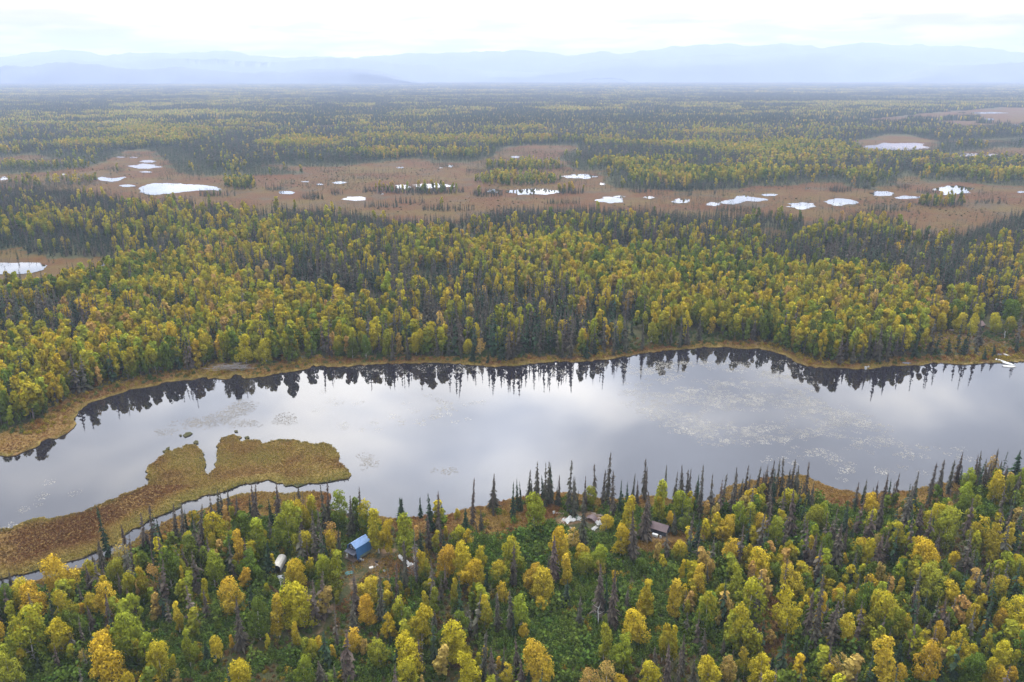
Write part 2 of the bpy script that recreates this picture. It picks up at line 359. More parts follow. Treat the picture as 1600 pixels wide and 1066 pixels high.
# ------------------------------------------------------------------ the lie of the land, traced as photograph pixels and laid on the ground
FAR_SHORE = [(-60,722),(0,712),(12,714),(36,707),(62,696),(64,691),(88,686),(104,678),(117,666),(116,654),(122,646),(130,637),(146,628),(160,624.5),(170,620),(192,614),(210,608),(230,605.5),(248,602),(260,597),(280,595.5),(300,594.5),(317,590),(340,592),(360,592),(368,585),(378,587),(382,592),(412,589.5),(440,582.5),(460,581),(480,577),(490,571),(525,574),(575,570),(600,569),(650,568),(700,567.5),(730,570),(767,573),(805,572.5),(840,567.5),(875,566),(905,565.5),(942,562.5),(980,557.5),(1010,552),(1042,548),(1067,546),(1095,544),(1130,542),(1147,544.6),(1168,546),(1186,544.6),(1209,550),(1228,555.6),(1244,567),(1261,573),(1287,575),(1314,575.8),(1340,578),(1355,577.6),(1390,573),(1416,571.5),(1442,571),(1453,568),(1477,568),(1512,570),(1547,568),(1574,566),(1600,565.4),(1680,560),(1800,556),(1990,552)]
NEAR_SHORE = [(1990,700),(1800,712),(1700,722),(1600,738),(1573,744),(1520,748),(1465,758),(1437,765),(1400,771),(1373,773),(1346,775),(1337,771),(1314,767),(1289,759),(1271,752),(1259,744.6),(1248,743.6),(1207,747),(1171,752),(1136,762),(1120,775),(1106,785),(1080,785),(1060,781),(1038,777),(1020,776),(980,780),(938,780),(905,773),(878,771),(850,773),(815,778),(789,783),(765,788),(741,793),(720,798),(704,804),(675,807),(647,809),(612,811),(594,808),(560,806),(530,802),(512,795),(514,786),(517,778),(516,772),(492,769),(468,770),(437.5,771.5),(404,769),(380,773),(361,777),(333,790),(307,801),(290,805),(252,818),(242,828),(221,833),(211,847),(196,855),(177,867),(167,871.5),(152,878),(134,885),(114,894),(73,905),(57,908),(29,914),(11,918),(-60,934)]
CHANNEL_TOP = [(-60,915),(0,905),(11,903.6),(36,898),(68,889),(107,878),(128,873),(140,867),(176,853),(192,847),(193.5,837),(206,827),(217,825),(233,813),(247,807),(272,798),(283,788),(293,783),(306,782),(315,776),(334,774),(354,768),(375,759),(409,752.5),(426,752),(433,756),(456.5,758.7),(492,756),(513.5,754),(532.5,749.6)]
PEN_REST = [(544,748.5),(549,742.5),(537,728),(529,721),(531,714),(529,709),(518,697),(506,692.6),(492,695),(480,691),(466,689),(447,688),(425.6,690),(411,695),(406.6,688),(385,688),(378,691.4),(371,688),(378,684),(366,679.6),(347,685.5),(341,695),(338,711.6),(336.6,733),(326,742.5),(322,741),(320,723.5),(316,704.5),(304.5,696),(288,697),(284,703),(278,700),(270,706),(262,704.5),(256,712),(247.5,716),(240,724),(234,727),(231,733),(233,740),(227,747),(233,754),(231,759),(226,760),(213,766),(200,771),(190,773),(172,783),(140,795),(112,804),(84,810),(76,813),(68,809),(56,811),(30,820),(18,827),(0,828),(-60,840)]
LAKE = FAR_SHORE + NEAR_SHORE + CHANNEL_TOP + PEN_REST
ISLETS = [[(286,681),(290,677),(297,676),(301,678),(297,681),(289,684)],[(280,680.5),(284,680),(284,682),(281,682)],[(302,692),(306,689),(310,690),(310,694),(304,694)],[(254,706),(260,701),(265,699),(265,702),(258,708)],[(366,674),(371,673),(372,676),(367,676)],[(382,684),(388,682),(390,685),(384,686)]]
def ell(cx, cy, w, h, n=18, seed=0, jag=.36):
    r = np.random.default_rng(int(cx * 7 + cy * 13 + seed)); out = []
    for i in range(n):
        a = 2 * math.pi * i / n; k = 1 + r.uniform(-jag, jag); out.append((cx + math.cos(a) * w / 2 * k, cy + math.sin(a) * h / 2 * (1 + r.uniform(-jag, jag) * .7)))
    return out
POND_E = [(188,246.2,15,2.2),(208.5,247,15,1.8),(232,253,24,4.2),(227.5,260.7,46,7.5),(228.5,269.6,17,2.4),(200,291,28,3.6),(6,279.5,13,6),(100,273.5,8,2),
 (447,302,24,6),(554.5,311.5,35,7),(530,286.5,20,4),(478,284.8,12,1.5),(500,289,12,2),(625,262.5,12,2.4),(630,293,22,7),(805,246,14,3.2),(704,260,10,3.5),(689,263,6,1.4),
 (675,291.5,58,7),(900,234.5,8,1.6),(909,276.5,52,7),(771,299,23,5.5),(832,300.5,70,10),(954,313.5,38,9),(893,296,6,1.6),(941,288.5,9,4),(968,308.5,15,4),(1015,309.5,16,4.2),
 (1064,315,26,7),(1113,320,24,6),(1202,305.7,24,4.2),(1251,322.5,46,10),(1379,303.5,38,8),(1417,309.5,38,5),(1491,298,52,15),(1596,301,15,3),(1405,230,104,12),
 (1523,243,66,5.5),(1543,176.8,54,2.4),(1503,176.3,13,1.8),(1546,187,13,3),(1579,196.7,40,3.6),(160,418,18,9),(597,304,8,1.6),(1262,295,10,1.6),(1540,214,4,2),(1437,309,10,1.5)]
PONDS = [ell(*e) for e in POND_E]
PONDS += [[(217,295),(228,290),(243,287),(262,287),(275,288),(295,289),(318,290),(335,292),(345,296),(342,299),(330,298),(312,298.5),(290,300.5),(270,303),(250,305),(235,305.5),(224,303),(218,298)],
 [(149,279),(160,277),(172,279.5),(183,279),(190,277.5),(197,277),(194,280),(186,283),(176,285),(168,284),(158,283)],
 [(1122,318),(1135,314),(1148,312),(1150,307.5),(1165,306.5),(1178,309),(1198,312),(1201,313.5),(1186,316),(1165,315),(1160,318),(1148,321),(1135,320)],
 [(1288,316.5),(1296,313),(1310,311),(1330,313),(1341,317),(1338,320),(1322,320.5),(1314,323),(1300,322)],
 [(-60,414),(-20,411),(10,412),(40,412),(60,412),(72,418),(66,424),(50,428),(20,430),(-20,430),(-60,428)]]
BOGS = [[(-160,252),(-30,250),(0,248),(20,242),(50,240),(65,246),(95,247),(108,252),(90,258),(60,259),(30,258),(0,256),(-30,256),(-160,258)],
 [(-200,272),(-30,272),(30,272),(60,270),(80,266),(110,264),(140,260),(160,255),(172,250),(180,243),(200,236),(225,234),(245,240),(260,252),(270,262),(280,272),(300,275),(330,276),(420,276),(470,272),(476,271),(420,262),(418,258),(440,258),(480,262),(510,262),(560,258),(600,253),(640,248),(665,250),(690,254),(740,254),(770,246),(775,238),(790,230),(830,228),(880,227),(902,228),(905,236),(895,240),(870,245),(880,250),(890,262),(905,267),(940,268),(950,275),(948,285),(955,293),(985,296),(1020,297),(1060,300),(1100,299),(1140,296),(1180,293),(1215,293),(1240,291),(1265,288),(1285,287),(1320,287),(1330,295),(1360,297),(1400,290),(1402,280),(1415,272),(1430,275),(1440,283),(1465,284),(1500,286),(1560,290),(1600,292),(1900,296),
  (1900,325),(1640,333),(1600,338),(1560,350),(1530,362),(1500,374),(1470,378),(1440,372),(1425,362),(1400,352),(1370,342),(1340,342),(1310,350),(1290,354),(1260,354),(1240,345),(1200,342),(1150,342),(1100,344),(1060,342),(1000,336),(950,335),(900,333),(850,334),(800,337),(760,343),(700,352),(650,354),(600,350),(560,341),(500,335),(430,335),(370,338),(350,328),(310,322),(290,318),(230,326),(200,320),(160,312),(120,304),(60,300),(0,300),(-200,300)],
 [(1330,222),(1370,215),(1385,211),(1420,211),(1440,217),(1465,222),(1470,228),(1462,237),(1440,240),(1400,241),(1350,239),(1335,230)],
 [(1460,244),(1500,238),(1550,233),(1562,230),(1600,232),(1900,238),(1900,250),(1600,249),(1560,248),(1500,250),(1470,249)],
 [(1470,222),(1520,219),(1600,216),(1900,215),(1900,222),(1600,221),(1530,225)],
 [(1350,187),(1420,180),(1480,175),(1560,168),(1900,172),(1900,200),(1560,200),(1500,201),(1440,196),(1400,195),(1350,195)],
 [(960,180),(1000,178),(1080,179),(1085,181),(960,183)],[(1265,190),(1340,188),(1345,195),(1300,196),(1265,194)],[(270,189),(300,187),(365,188),(360,193),(300,195)],[(445,198),(535,196),(540,201),(460,203)],[(-160,222),(0,223),(65,224),(70,229),(0,230),(-160,229)],
 [(-160,395),(0,392),(30,388),(45,398),(90,403),(160,402),(190,405),(187,420),(172,434),(120,446),(85,456),(60,462),(30,464),(-160,464)],
 [(70,486),(85,474),(110,468),(132,470),(128,484),(105,492),(82,492)],[(395,345),(420,338),(440,342),(430,352),(400,354)],[(1170,362),(1200,358),(1240,364),(1225,374),(1180,374)],[(285,325),(310,322),(330,330),(320,338),(292,337)]]
BOG_ISLES = [(376,291,48,15,.5),(488,311,38,8,0),(527,304,20,5,0),(497,291,10,3,0),(516,290,14,3,0),(645,301,160,9,.12),(808,284,136,15,.35),(765,269,80,8,0),(820,262,130,12,.3),(780,257,60,6,0),(760,305,52,8,.05),(885,302,66,6,.1),
 (1312,299,36,6,0),(1470,321,72,8,.25),(1412,293,26,6,0),(180,267,32,6,.05),(820,243,12,3,0),(60,289,180,12,.05),(120,282,70,10,.1),(859,232,8,2,0),(1500,188,60,3,0),(1440,190,50,3,0),(1550,193,40,2,0),(30,262,120,6,.3),(110,262,60,6,.3),(700,262,40,5,0),(1078,306,12,3,0),(340,307,60,4,.1),(430,297,34,3,0),(590,324,70,4,0),(530,329,60,3,0),(700,329,90,5,.05),(1000,301,44,3,0),(1150,330,70,5,0),(1385,330,70,6,.05),(250,281,34,3,0),(880,319,60,4,0),(1445,302,36,3,0),(1560,318,70,5,.1),(580,280,70,3,0),(960,284,40,4,0),(640,318,50,3,0),(450,288,30,2,0),(1115,303,10,3,0)]
# dark spruce stands inside the mixed forest: centre, size, share of birch
SPRUCE_STANDS = [(60,520,170,60,.12),(440,438,190,26,.08),(250,405,200,22,.15),(330,372,120,14,.2),(600,372,160,14,.3),(120,432,150,20,.1),(30,350,60,20,.2),(480,356,130,14,.3),(700,420,60,50,.35),(1290,372,90,14,.25),(1340,360,70,12,.25),(1480,560,110,30,.05),(640,455,60,16,.3),(980,350,80,12,.35),(860,470,40,30,.3)]
CLEARING = [(1425,536),(1440,524),(1470,517),(1500,513),(1540,513),(1640,515),(1640,549),(1560,556),(1500,553),(1450,552),(1420,546)]
FOREST_EDGE = [(-160,700),(-30,690),(0,682),(12,672),(40,664),(64,654),(86,636),(124,618),(166,604),(190,598),(220,592),(260,584),(300,580),(330,573),(400,571),(450,568),(480,563),(500,562),(600,560),(700,558),(800,561),(900,557),(960,550),(1000,544),(1050,538),(1100,533),(1160,535),(1200,540),(1240,552),(1270,563),(1330,569),(1370,566),(1400,562),(1440,558),(1500,556),(1600,553),(1990,545)]
MEADOWS = [CHANNEL_TOP + PEN_REST,
 [(560,804),(600,800),(640,800),(700,795),(760,782),(800,776),(870,768),(880,800),(860,815),(840,828),(800,838),(760,842),(720,832),(690,840),(650,830),(600,826)],
 [(1118,790),(1120,770),(1170,746),(1240,738),(1275,748),(1320,762),(1345,770),(1400,768),(1460,755),(1500,750),(1490,775),(1450,790),(1400,800),(1330,800),(1290,790),(1230,790),(1180,800)],
 [(300,815),(340,785),(400,765),(516,768),(516,795),(480,806),(400,812),(340,822)],
 [(60,905),(120,885),(195,850),(240,822),(300,800),(330,800),(300,830),(250,850),(200,868),(150,890)],
 [(985,860),(1000,835),(1060,830),(1110,820),(1110,845),(1060,860),(1010,868)],
 [(1180,985),(1195,930),(1215,905),(1225,960),(1240,1000),(1260,1050),(1240,1066),(1180,1040)],
 [(880,782),(1000,784),(1110,788),(1110,800),(1000,796),(880,796)]]
YARD = [(545,905),(540,885),(560,872),(600,858),(640,858),(665,872),(672,890),(650,905),(610,908),(575,915),(560,930),(540,950),(520,965),(510,960),(525,935)]
TRAIL = [(645,860),(620,862),(600,868),(585,880),(570,893),(558,905),(545,920),(530,938),(515,955),(505,975),(498,990)]
PATCHES = [(475,935,26,26),(1075,845,60,12),(605,865,60,10),(250,955,40,14),(1490,528,80,12),(1590,520,50,10),(905,812,80,24),(1030,842,50,14)]   # bare brown ground
def W_(poly): 
    X, Y = ground([p[0] for p in poly], [p[1] for p in poly]); return list(zip(X, Y))
def refine(pts, step, amp, seed, closed=True):
    """subdivide a traced outline and roughen it like a real bank"""
    r = np.random.default_rng(seed); out = []
    n = len(pts); rg_ = range(n if closed else n - 1)
    for i in rg_:
        a = np.array(pts[i]); b = np.array(pts[(i + 1) % n]); d = np.linalg.norm(b - a)
        st = max(step, .004 * a[1]); k = max(1, int(d / st)); nn = np.array([-(b - a)[1], (b - a)[0]]) / (d + 1e-9)
        for j in range(k):
            p = a + (b - a) * j / k
            if j: p = p + nn * r.normal() * min(amp, d / k * .35)
            out.append((float(p[0]), float(p[1])))
    if not closed: out.append(tuple(pts[-1]))
    return out
lake_w = refine(W_(LAKE), 1.6, .55, 3)
isl_w = [refine(W_(p), 1.0, .3, 5 + i) for i, p in enumerate(ISLETS)]
LAKE_PX = LAKE
chan_w = W_(CHANNEL_TOP); near_w = W_(NEAR_SHORE); far_w = W_(FAR_SHORE); pen_w = W_(PEN_REST)
def is_water(X, Y):
    r = inside(lake_w, X, Y)
    for p in isl_w: r &= ~inside(p, X, Y)
    return r
def in_bog(x, y):
    r = np.zeros(np.shape(x), bool)
    for b in BOGS: r |= inside(b, x, y)
    return r

# land sheet: constrained triangulation so the banks follow the water's edge
def build_land():
    xs = np.arange(-220, 1825, 13.0); ys = np.concatenate([np.arange(124, 150, 2.0), np.arange(150, 420, 6.0), np.arange(420, 1180, 11.0)])
    gx, gy = np.meshgrid(xs, ys); gx = gx + rng.uniform(-3, 3, gx.shape); gy = gy + rng.uniform(-.8, .8, gy.shape)
    X, Y = ground(gx.ravel(), gy.ravel()); ok = (Y < 19000) & (np.abs(X) < 19000)
    X, Y = X[ok], Y[ok]
    d = dist_poly(X, Y, lake_w[::6] + [lake_w[0]]); X, Y = X[d > 2.2], Y[d > 2.2]
    pts = [Vector((a, b)) for a, b in zip(X, Y)]
    R = 19800.0; outer = [(-R, -300), (R, -300), (R, R), (-R, R)]
    edges = []
    def add_loop(loop):
        o = len(pts)
        for p in loop: pts.append(Vector(p))
        for i in range(len(loop)): edges.append((o + i, o + (i + 1) % len(loop)))
    add_loop(outer); add_loop(lake_w)
    for p in isl_w: add_loop(p)
    vo, eo, fo, *_ = geometry.delaunay_2d_cdt(pts, edges, [], 0, 1e-4)
    V = np.array([(v[0], v[1]) for v in vo]); T = np.array([f for f in fo if len(f) == 3])
    cen = V[T].mean(1); wet = is_water(cen[:, 0], cen[:, 1])
    land = T[~wet]; water = T[wet]
    # bank edges
    def compact(T_):
        u, inv = np.unique(T_, return_inverse=True); return u, inv.reshape(-1, 3)
    u, t = compact(land); VL = V[u]
    le = {}
    for a, b, c in t:
        for e in ((a, b), (b, c), (c, a)): le[e] = 1
    lp = set(); lw = {tuple(np.round(p, 2)) for p in lake_w}
    for p in isl_w: lw |= {tuple(np.round(q, 2)) for q in p}
    onb = np.array([tuple(np.round(p, 2)) in lw for p in VL])
    bank = [(a, b) for (a, b) in le if (b, a) not in le and np.abs(VL[a]).max() < 15000 and np.abs(VL[b]).max() < 15000 and VL[a][1] > 0]
    z = np.full(len(VL), .38)
    z += np.where(onb, -.10, 0) + (fbm(VL[:, 0], VL[:, 1], 14, 4) - .5) * .35 * ~onb * (VL[:, 1] < 2000)
    V3 = np.column_stack([VL, z]); n0 = len(V3)
    extra = V3.copy(); extra[:, 2] = -.6
    used = sorted({i for e in bank for i in e}); mp = {i: n0 + k for k, i in enumerate(used)}
    V3 = np.concatenate([V3, extra[used]]) if used else V3
    faces = [tuple(f) for f in t] + [(b, a, mp[a], mp[b]) for a, b in bank]
    me = bpy.data.meshes.new('ground'); me.from_pydata(V3.tolist(), [], [list(map(int, f)) for f in faces]); me.update()
    # ground cover weights
    P = V3[:, :2]; x, y = project(P[:, 0], P[:, 1])
    bog = (in_bog(x, y)).astype(float)
    mead = np.zeros(len(P))
    for m in MEADOWS: mead = np.maximum(mead, inside(m, x, y))
    dS = dist_poly(P[:, 0], P[:, 1], far_w); fe = W_(FOREST_EDGE)
    between = inside(FAR_SHORE[::-1] + [(-160, 700)] + FOREST_EDGE, x, y) | (dS < 2.5)
    mead = np.maximum(mead, between); mead = np.maximum(mead, (dist_poly(P[:, 0], P[:, 1], near_w) < 2.0))
    path = inside(YARD, x, y) * .35
    path = np.maximum(path, np.clip(1.0 - dist_poly(P[:, 0], P[:, 1], W_(TRAIL)) / 1.5, 0, 1) * .6)
    for p in PATCHES: path = np.maximum(path, in_ell(p, x, y) * .8)
    path = np.maximum(path, inside(CLEARING, x, y) * .35)
    dc = dist_poly(P[:, 0], P[:, 1], chan_w); olive = np.clip(1.25 - dc / 7.0, 0, 1)
    olive = np.maximum(olive, np.clip(1 - dist_poly(P[:, 0], P[:, 1], pen_w) / 2.2, 0, 1) * .55)
    olive = np.maximum(olive, np.clip(1 - dS / 3.0, 0, 1) * .7)
    olive = np.maximum(olive, ((P[:, 0] > -78) & (P[:, 1] > 212) & (x < 560) & (y > 670)) * .35)
    under = np.zeros(len(P)); under[n0:] = 1
    for n_, d_ in (('bog', bog), ('meadow', mead), ('path', path), ('olive', olive), ('bank', under)):
        a = me.attributes.new(n_, 'FLOAT', 'POINT'); a.data.foreach_set('value', d_.astype(np.float32))
    g = link('ground', me, ground_mat()); tag(g, 'flat boggy forest floor, red brown in the bogs and ochre along the lake banks', 'ground', kind='structure')
    uw, tw = compact(water); VW = np.column_stack([V[uw], np.zeros(len(uw))])
    mw = bpy.data.meshes.new('lake'); mw.from_pydata(VW.tolist(), [], tw.tolist()); mw.update()
    lk = link('lake', mw, M_WATER); tag(lk, 'still dark lake mirroring the clouds and the spruces of the far bank', 'lake', kind='structure')
    fl = bpy.data.meshes.new('lake_bed'); 
    x0, x1, y0, y1 = VW[:, 0].min() - 5, VW[:, 0].max() + 5, VW[:, 1].min() - 5, VW[:, 1].max() + 5
    return V, T

def ground_mat():
    m, t, b = mat('ground'); L = t.links.new; b.inputs['Roughness'].default_value = 1; b.inputs['Specular IOR Level'].default_value = .1
    tc = N(t, 'ShaderNodeTexCoord')
    def noise(scale, det=5, rough=.6, off=0.0):
        mp = N(t, 'ShaderNodeMapping'); mp.inputs['Location'].default_value = (off, off * .7, 0); L(tc.outputs['Object'], mp.inputs[0])
        n = N(t, 'ShaderNodeTexNoise'); L(mp.outputs[0], n.inputs['Vector']); n.inputs['Scale'].default_value = scale; n.inputs['Detail'].default_value = det; n.inputs['Roughness'].default_value = rough
        return n.outputs[0]
    def rng_(v, a, c):
        r = N(t, 'ShaderNodeMapRange'); r.inputs[1].default_value = a; r.inputs[2].default_value = c; L(v, r.inputs[0]); return r.outputs[0]
    def att(n): return N(t, 'ShaderNodeAttribute', attribute_name=n).outputs['Fac']
    def mix(f, a, c):
        x = N(t, 'ShaderNodeMix', data_type='RGBA'); L(f, x.inputs[0]) if not isinstance(f, float) else None
        for i, v in ((6, a), (7, c)):
            if isinstance(v, tuple): x.inputs[i].default_value = (*v, 1)
            else: L(v, x.inputs[i])
        return x.outputs[2]
    big = rng_(noise(.02, 4), .35, .65); midn = rng_(noise(.16, 6, .65, 30), .35, .66); fine = rng_(noise(1.6, 5, .7, 9), .3, .7)
    floor = mix(midn, (.028, .042, .014), (.060, .050, .020))
    floor = mix(fine, floor, (.045, .042, .018))
    bogc = mix(midn, (.054, .019, .0035), (.082, .035, .006)); bogc = mix(rng_(noise(.012, 7, .7, 77), .44, .62), bogc, (.074, .050, .010)); bogc = mix(rng_(noise(.02, 6, .7, 277), .52, .64), bogc, (.055, .040, .020)); bogc = mix(rng_(noise(.3, 4, .7, 177), .55, .75), bogc, (.050, .030, .018))
    mead = mix(big, (.110, .058, .022), (.140, .084, .024)); mead = mix(midn, mead, (.150, .095, .028)); 
    olv = mix(midn, (.130, .105, .030), (.175, .120, .034)); 
    pth = mix(fine, (.110, .068, .036), (.150, .100, .055))
    def soft(a, amt=.5):   # ragged borders between covers
        return rng_(math_node(t, 'ADD', att(a), math_node(t, 'MULTIPLY', math_node(t, 'SUBTRACT', midn, .5), amt)), .35, .65)
    c = mix(soft('bog'), floor, bogc); c = mix(soft('meadow'), c, mead)
    ol = math_node(t, 'MULTIPLY', soft('olive', .7), att('meadow')); c = mix(ol, c, olv)
    c = mix(soft('path', .6), c, pth)
    c = mix(rng_(att('bank'), .25, .6), c, (.016, .012, .010))
    dk = N(t, 'ShaderNodeVectorMath', operation='SCALE'); L(c, dk.inputs[0]); L(math_node(t, 'ADD', math_node(t, 'MULTIPLY', fine, .5), .72), dk.inputs['Scale'])
    L(dk.outputs[0], b.inputs['Base Color'])
    bp = N(t, 'ShaderNodeBump'); bp.inputs['Strength'].default_value = .8; bp.inputs['Distance'].default_value = .35; L(fine, bp.inputs['Height']); L(bp.outputs[0], b.inputs['Normal'])
    return m
def water_mat(name, ior, deep, bump=.006):
    m = bpy.data.materials.new(name); m.use_nodes = True; t = m.node_tree; t.nodes.clear(); L = t.links.new
    out = N(t, 'ShaderNodeOutputMaterial'); fr = N(t, 'ShaderNodeFresnel'); fr.inputs[0].default_value = ior
    d = N(t, 'ShaderNodeBsdfDiffuse'); d.inputs[0].default_value = (*deep, 1)
    g = N(t, 'ShaderNodeBsdfGlossy'); g.inputs['Roughness'].default_value = .012
    tc = N(t, 'ShaderNodeTexCoord'); n = N(t, 'ShaderNodeTexNoise'); L(tc.outputs['Object'], n.inputs['Vector']); n.inputs['Scale'].default_value = .9; n.inputs['Detail'].default_value = 3
    bp = N(t, 'ShaderNodeBump'); bp.inputs['Strength'].default_value = .5; bp.inputs['Distance'].default_value = bump; L(n.outputs[0], bp.inputs['Height'])
    L(bp.outputs[0], g.inputs['Normal'])
    mx = N(t, 'ShaderNodeMixShader'); L(fr.outputs[0], mx.inputs[0]); L(d.outputs[0], mx.inputs[1]); L(g.outputs[0], mx.inputs[2]); L(mx.outputs[0], out.inputs[0])
    return m
M_WATER = water_mat('lake_water', 1.42, (.010, .009, .011))
M_POND = water_mat('pond_water', 1.40, (.012, .010, .010), .002)
build_land()
far_pond_labels = {}
for i, p in enumerate(PONDS):
    pw = refine(W_(p), 2.6, 2.6, 40 + i); cx = sum(q[0] for q in p) / len(p); cy = sum(q[1] for q in p) / len(p)
    vo, eo, fo, *_ = geometry.delaunay_2d_cdt([Vector(q) for q in pw], [(k, (k + 1) % len(pw)) for k in range(len(pw))], [], 1, 1e-4)
    me = bpy.data.meshes.new('pond'); me.from_pydata([(v[0], v[1], .62) for v in vo], [], [list(f) for f in fo]); me.update()
    for pl in me.polygons:
        if pl.normal.z < 0: pl.flip()
    w_ = max(q[0] for q in p) - min(q[0] for q in p); rk = sorted(range(len(PONDS)), key=lambda k: sum(q[0] for q in PONDS[k]) / len(PONDS[k])).index(i) + 1
    ord_ = str(rk) + ('th' if 10 < rk % 100 < 14 else {1: 'st', 2: 'nd', 3: 'rd'}.get(rk % 10, 'th'))
    tag(link('pond', me, M_POND), kind='structure', label='%s pale bog pond, %s of the bog ponds counted from the left' % ('tiny' if w_ < 12 else 'small' if w_ < 30 else 'broad', ord_), cat='pond', group='ponds scattered over the bogs')

# hills and mountains on the horizon: real ridges with slopes on both sides
def ridge(name, prof, D, depth, col, label, seed, foot=0.0):
    xs = np.arange(prof[0][0], prof[-1][0] + 1, 4.0); ys = np.interp(xs, [p[0] for p in prof], [p[1] for p in prof]); r = np.random.default_rng(seed)
    ys = ys + (fbm(xs, xs * 0, 34, seed, 5) - .5) * 5.0 + (fbm(xs, xs * 0, 13, seed + 2, 3) - .5) * 4.0
    el = np.arctan((CY - ys) / F_PX) - PITCH
    X = (xs - CX) / F_PX * (D * CP); rows = []
    Hh = np.maximum(H_CAM + D * np.tan(el), 2.0)
    K = 9; tp = np.clip(np.minimum(np.arange(len(xs)), np.arange(len(xs))[::-1]) / (len(xs) * .18), 0, 1); Hh = Hh * (tp * tp * (3 - 2 * tp)) - 3 * (1 - tp)
    for k in range(K):
        s = k / (K - 1) * 2 - 1; f = 1 - abs(s) ** 1.25
        off = fbm(X, X * 0 + k * 700, 1800, seed + 3) - .5
        hh = Hh * f * (1 + off * .7 * (abs(s) > .01)) if abs(s) > .01 else Hh
        if abs(s) > .99: hh = hh * 0 - 40
        rows.append(np.column_stack([X * (1 + s * depth / D), D + s * depth + off * 900 * (abs(s) > .01), hh]))
    V = np.concatenate(rows); n = len(xs)
    Fq = np.array([(k * n + i, k * n + i + 1, (k + 1) * n + i + 1, (k + 1) * n + i) for k in range(K - 1) for i in range(n - 1)])
    m = plain(name + '_slope', col, 1.0, .4, .002)
    o = link(name, mesh_np(name, V, Fq), m, smooth=True); tag(o, label, 'hills' if 'hill' in name else 'mountains', kind='structure')
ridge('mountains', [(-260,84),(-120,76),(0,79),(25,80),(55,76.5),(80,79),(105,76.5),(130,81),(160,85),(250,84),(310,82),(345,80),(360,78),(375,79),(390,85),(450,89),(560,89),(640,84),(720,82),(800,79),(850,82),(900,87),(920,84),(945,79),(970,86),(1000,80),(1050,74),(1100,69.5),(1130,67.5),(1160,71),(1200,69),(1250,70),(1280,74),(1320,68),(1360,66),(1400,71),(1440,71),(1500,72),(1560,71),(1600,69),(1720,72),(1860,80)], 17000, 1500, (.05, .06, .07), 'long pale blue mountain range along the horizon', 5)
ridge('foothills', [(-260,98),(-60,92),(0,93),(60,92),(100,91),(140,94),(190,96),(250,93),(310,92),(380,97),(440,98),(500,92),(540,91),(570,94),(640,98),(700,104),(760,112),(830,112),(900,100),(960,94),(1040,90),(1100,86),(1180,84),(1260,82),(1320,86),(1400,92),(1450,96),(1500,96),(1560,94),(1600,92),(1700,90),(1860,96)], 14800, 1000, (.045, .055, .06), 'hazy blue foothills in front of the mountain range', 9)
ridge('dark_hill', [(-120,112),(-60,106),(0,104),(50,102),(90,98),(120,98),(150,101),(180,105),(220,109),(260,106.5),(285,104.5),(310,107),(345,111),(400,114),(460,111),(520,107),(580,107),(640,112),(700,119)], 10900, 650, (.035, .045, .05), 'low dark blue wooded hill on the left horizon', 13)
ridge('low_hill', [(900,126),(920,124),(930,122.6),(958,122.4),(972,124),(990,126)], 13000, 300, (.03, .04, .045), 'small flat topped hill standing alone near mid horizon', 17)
ridge('right_hill', [(1360,118),(1420,110),(1470,104),(1520,101),(1570,98),(1620,96),(1720,99),(1820,110)], 12600, 650, (.045, .05, .055), 'faint hazy hill on the right horizon', 21)

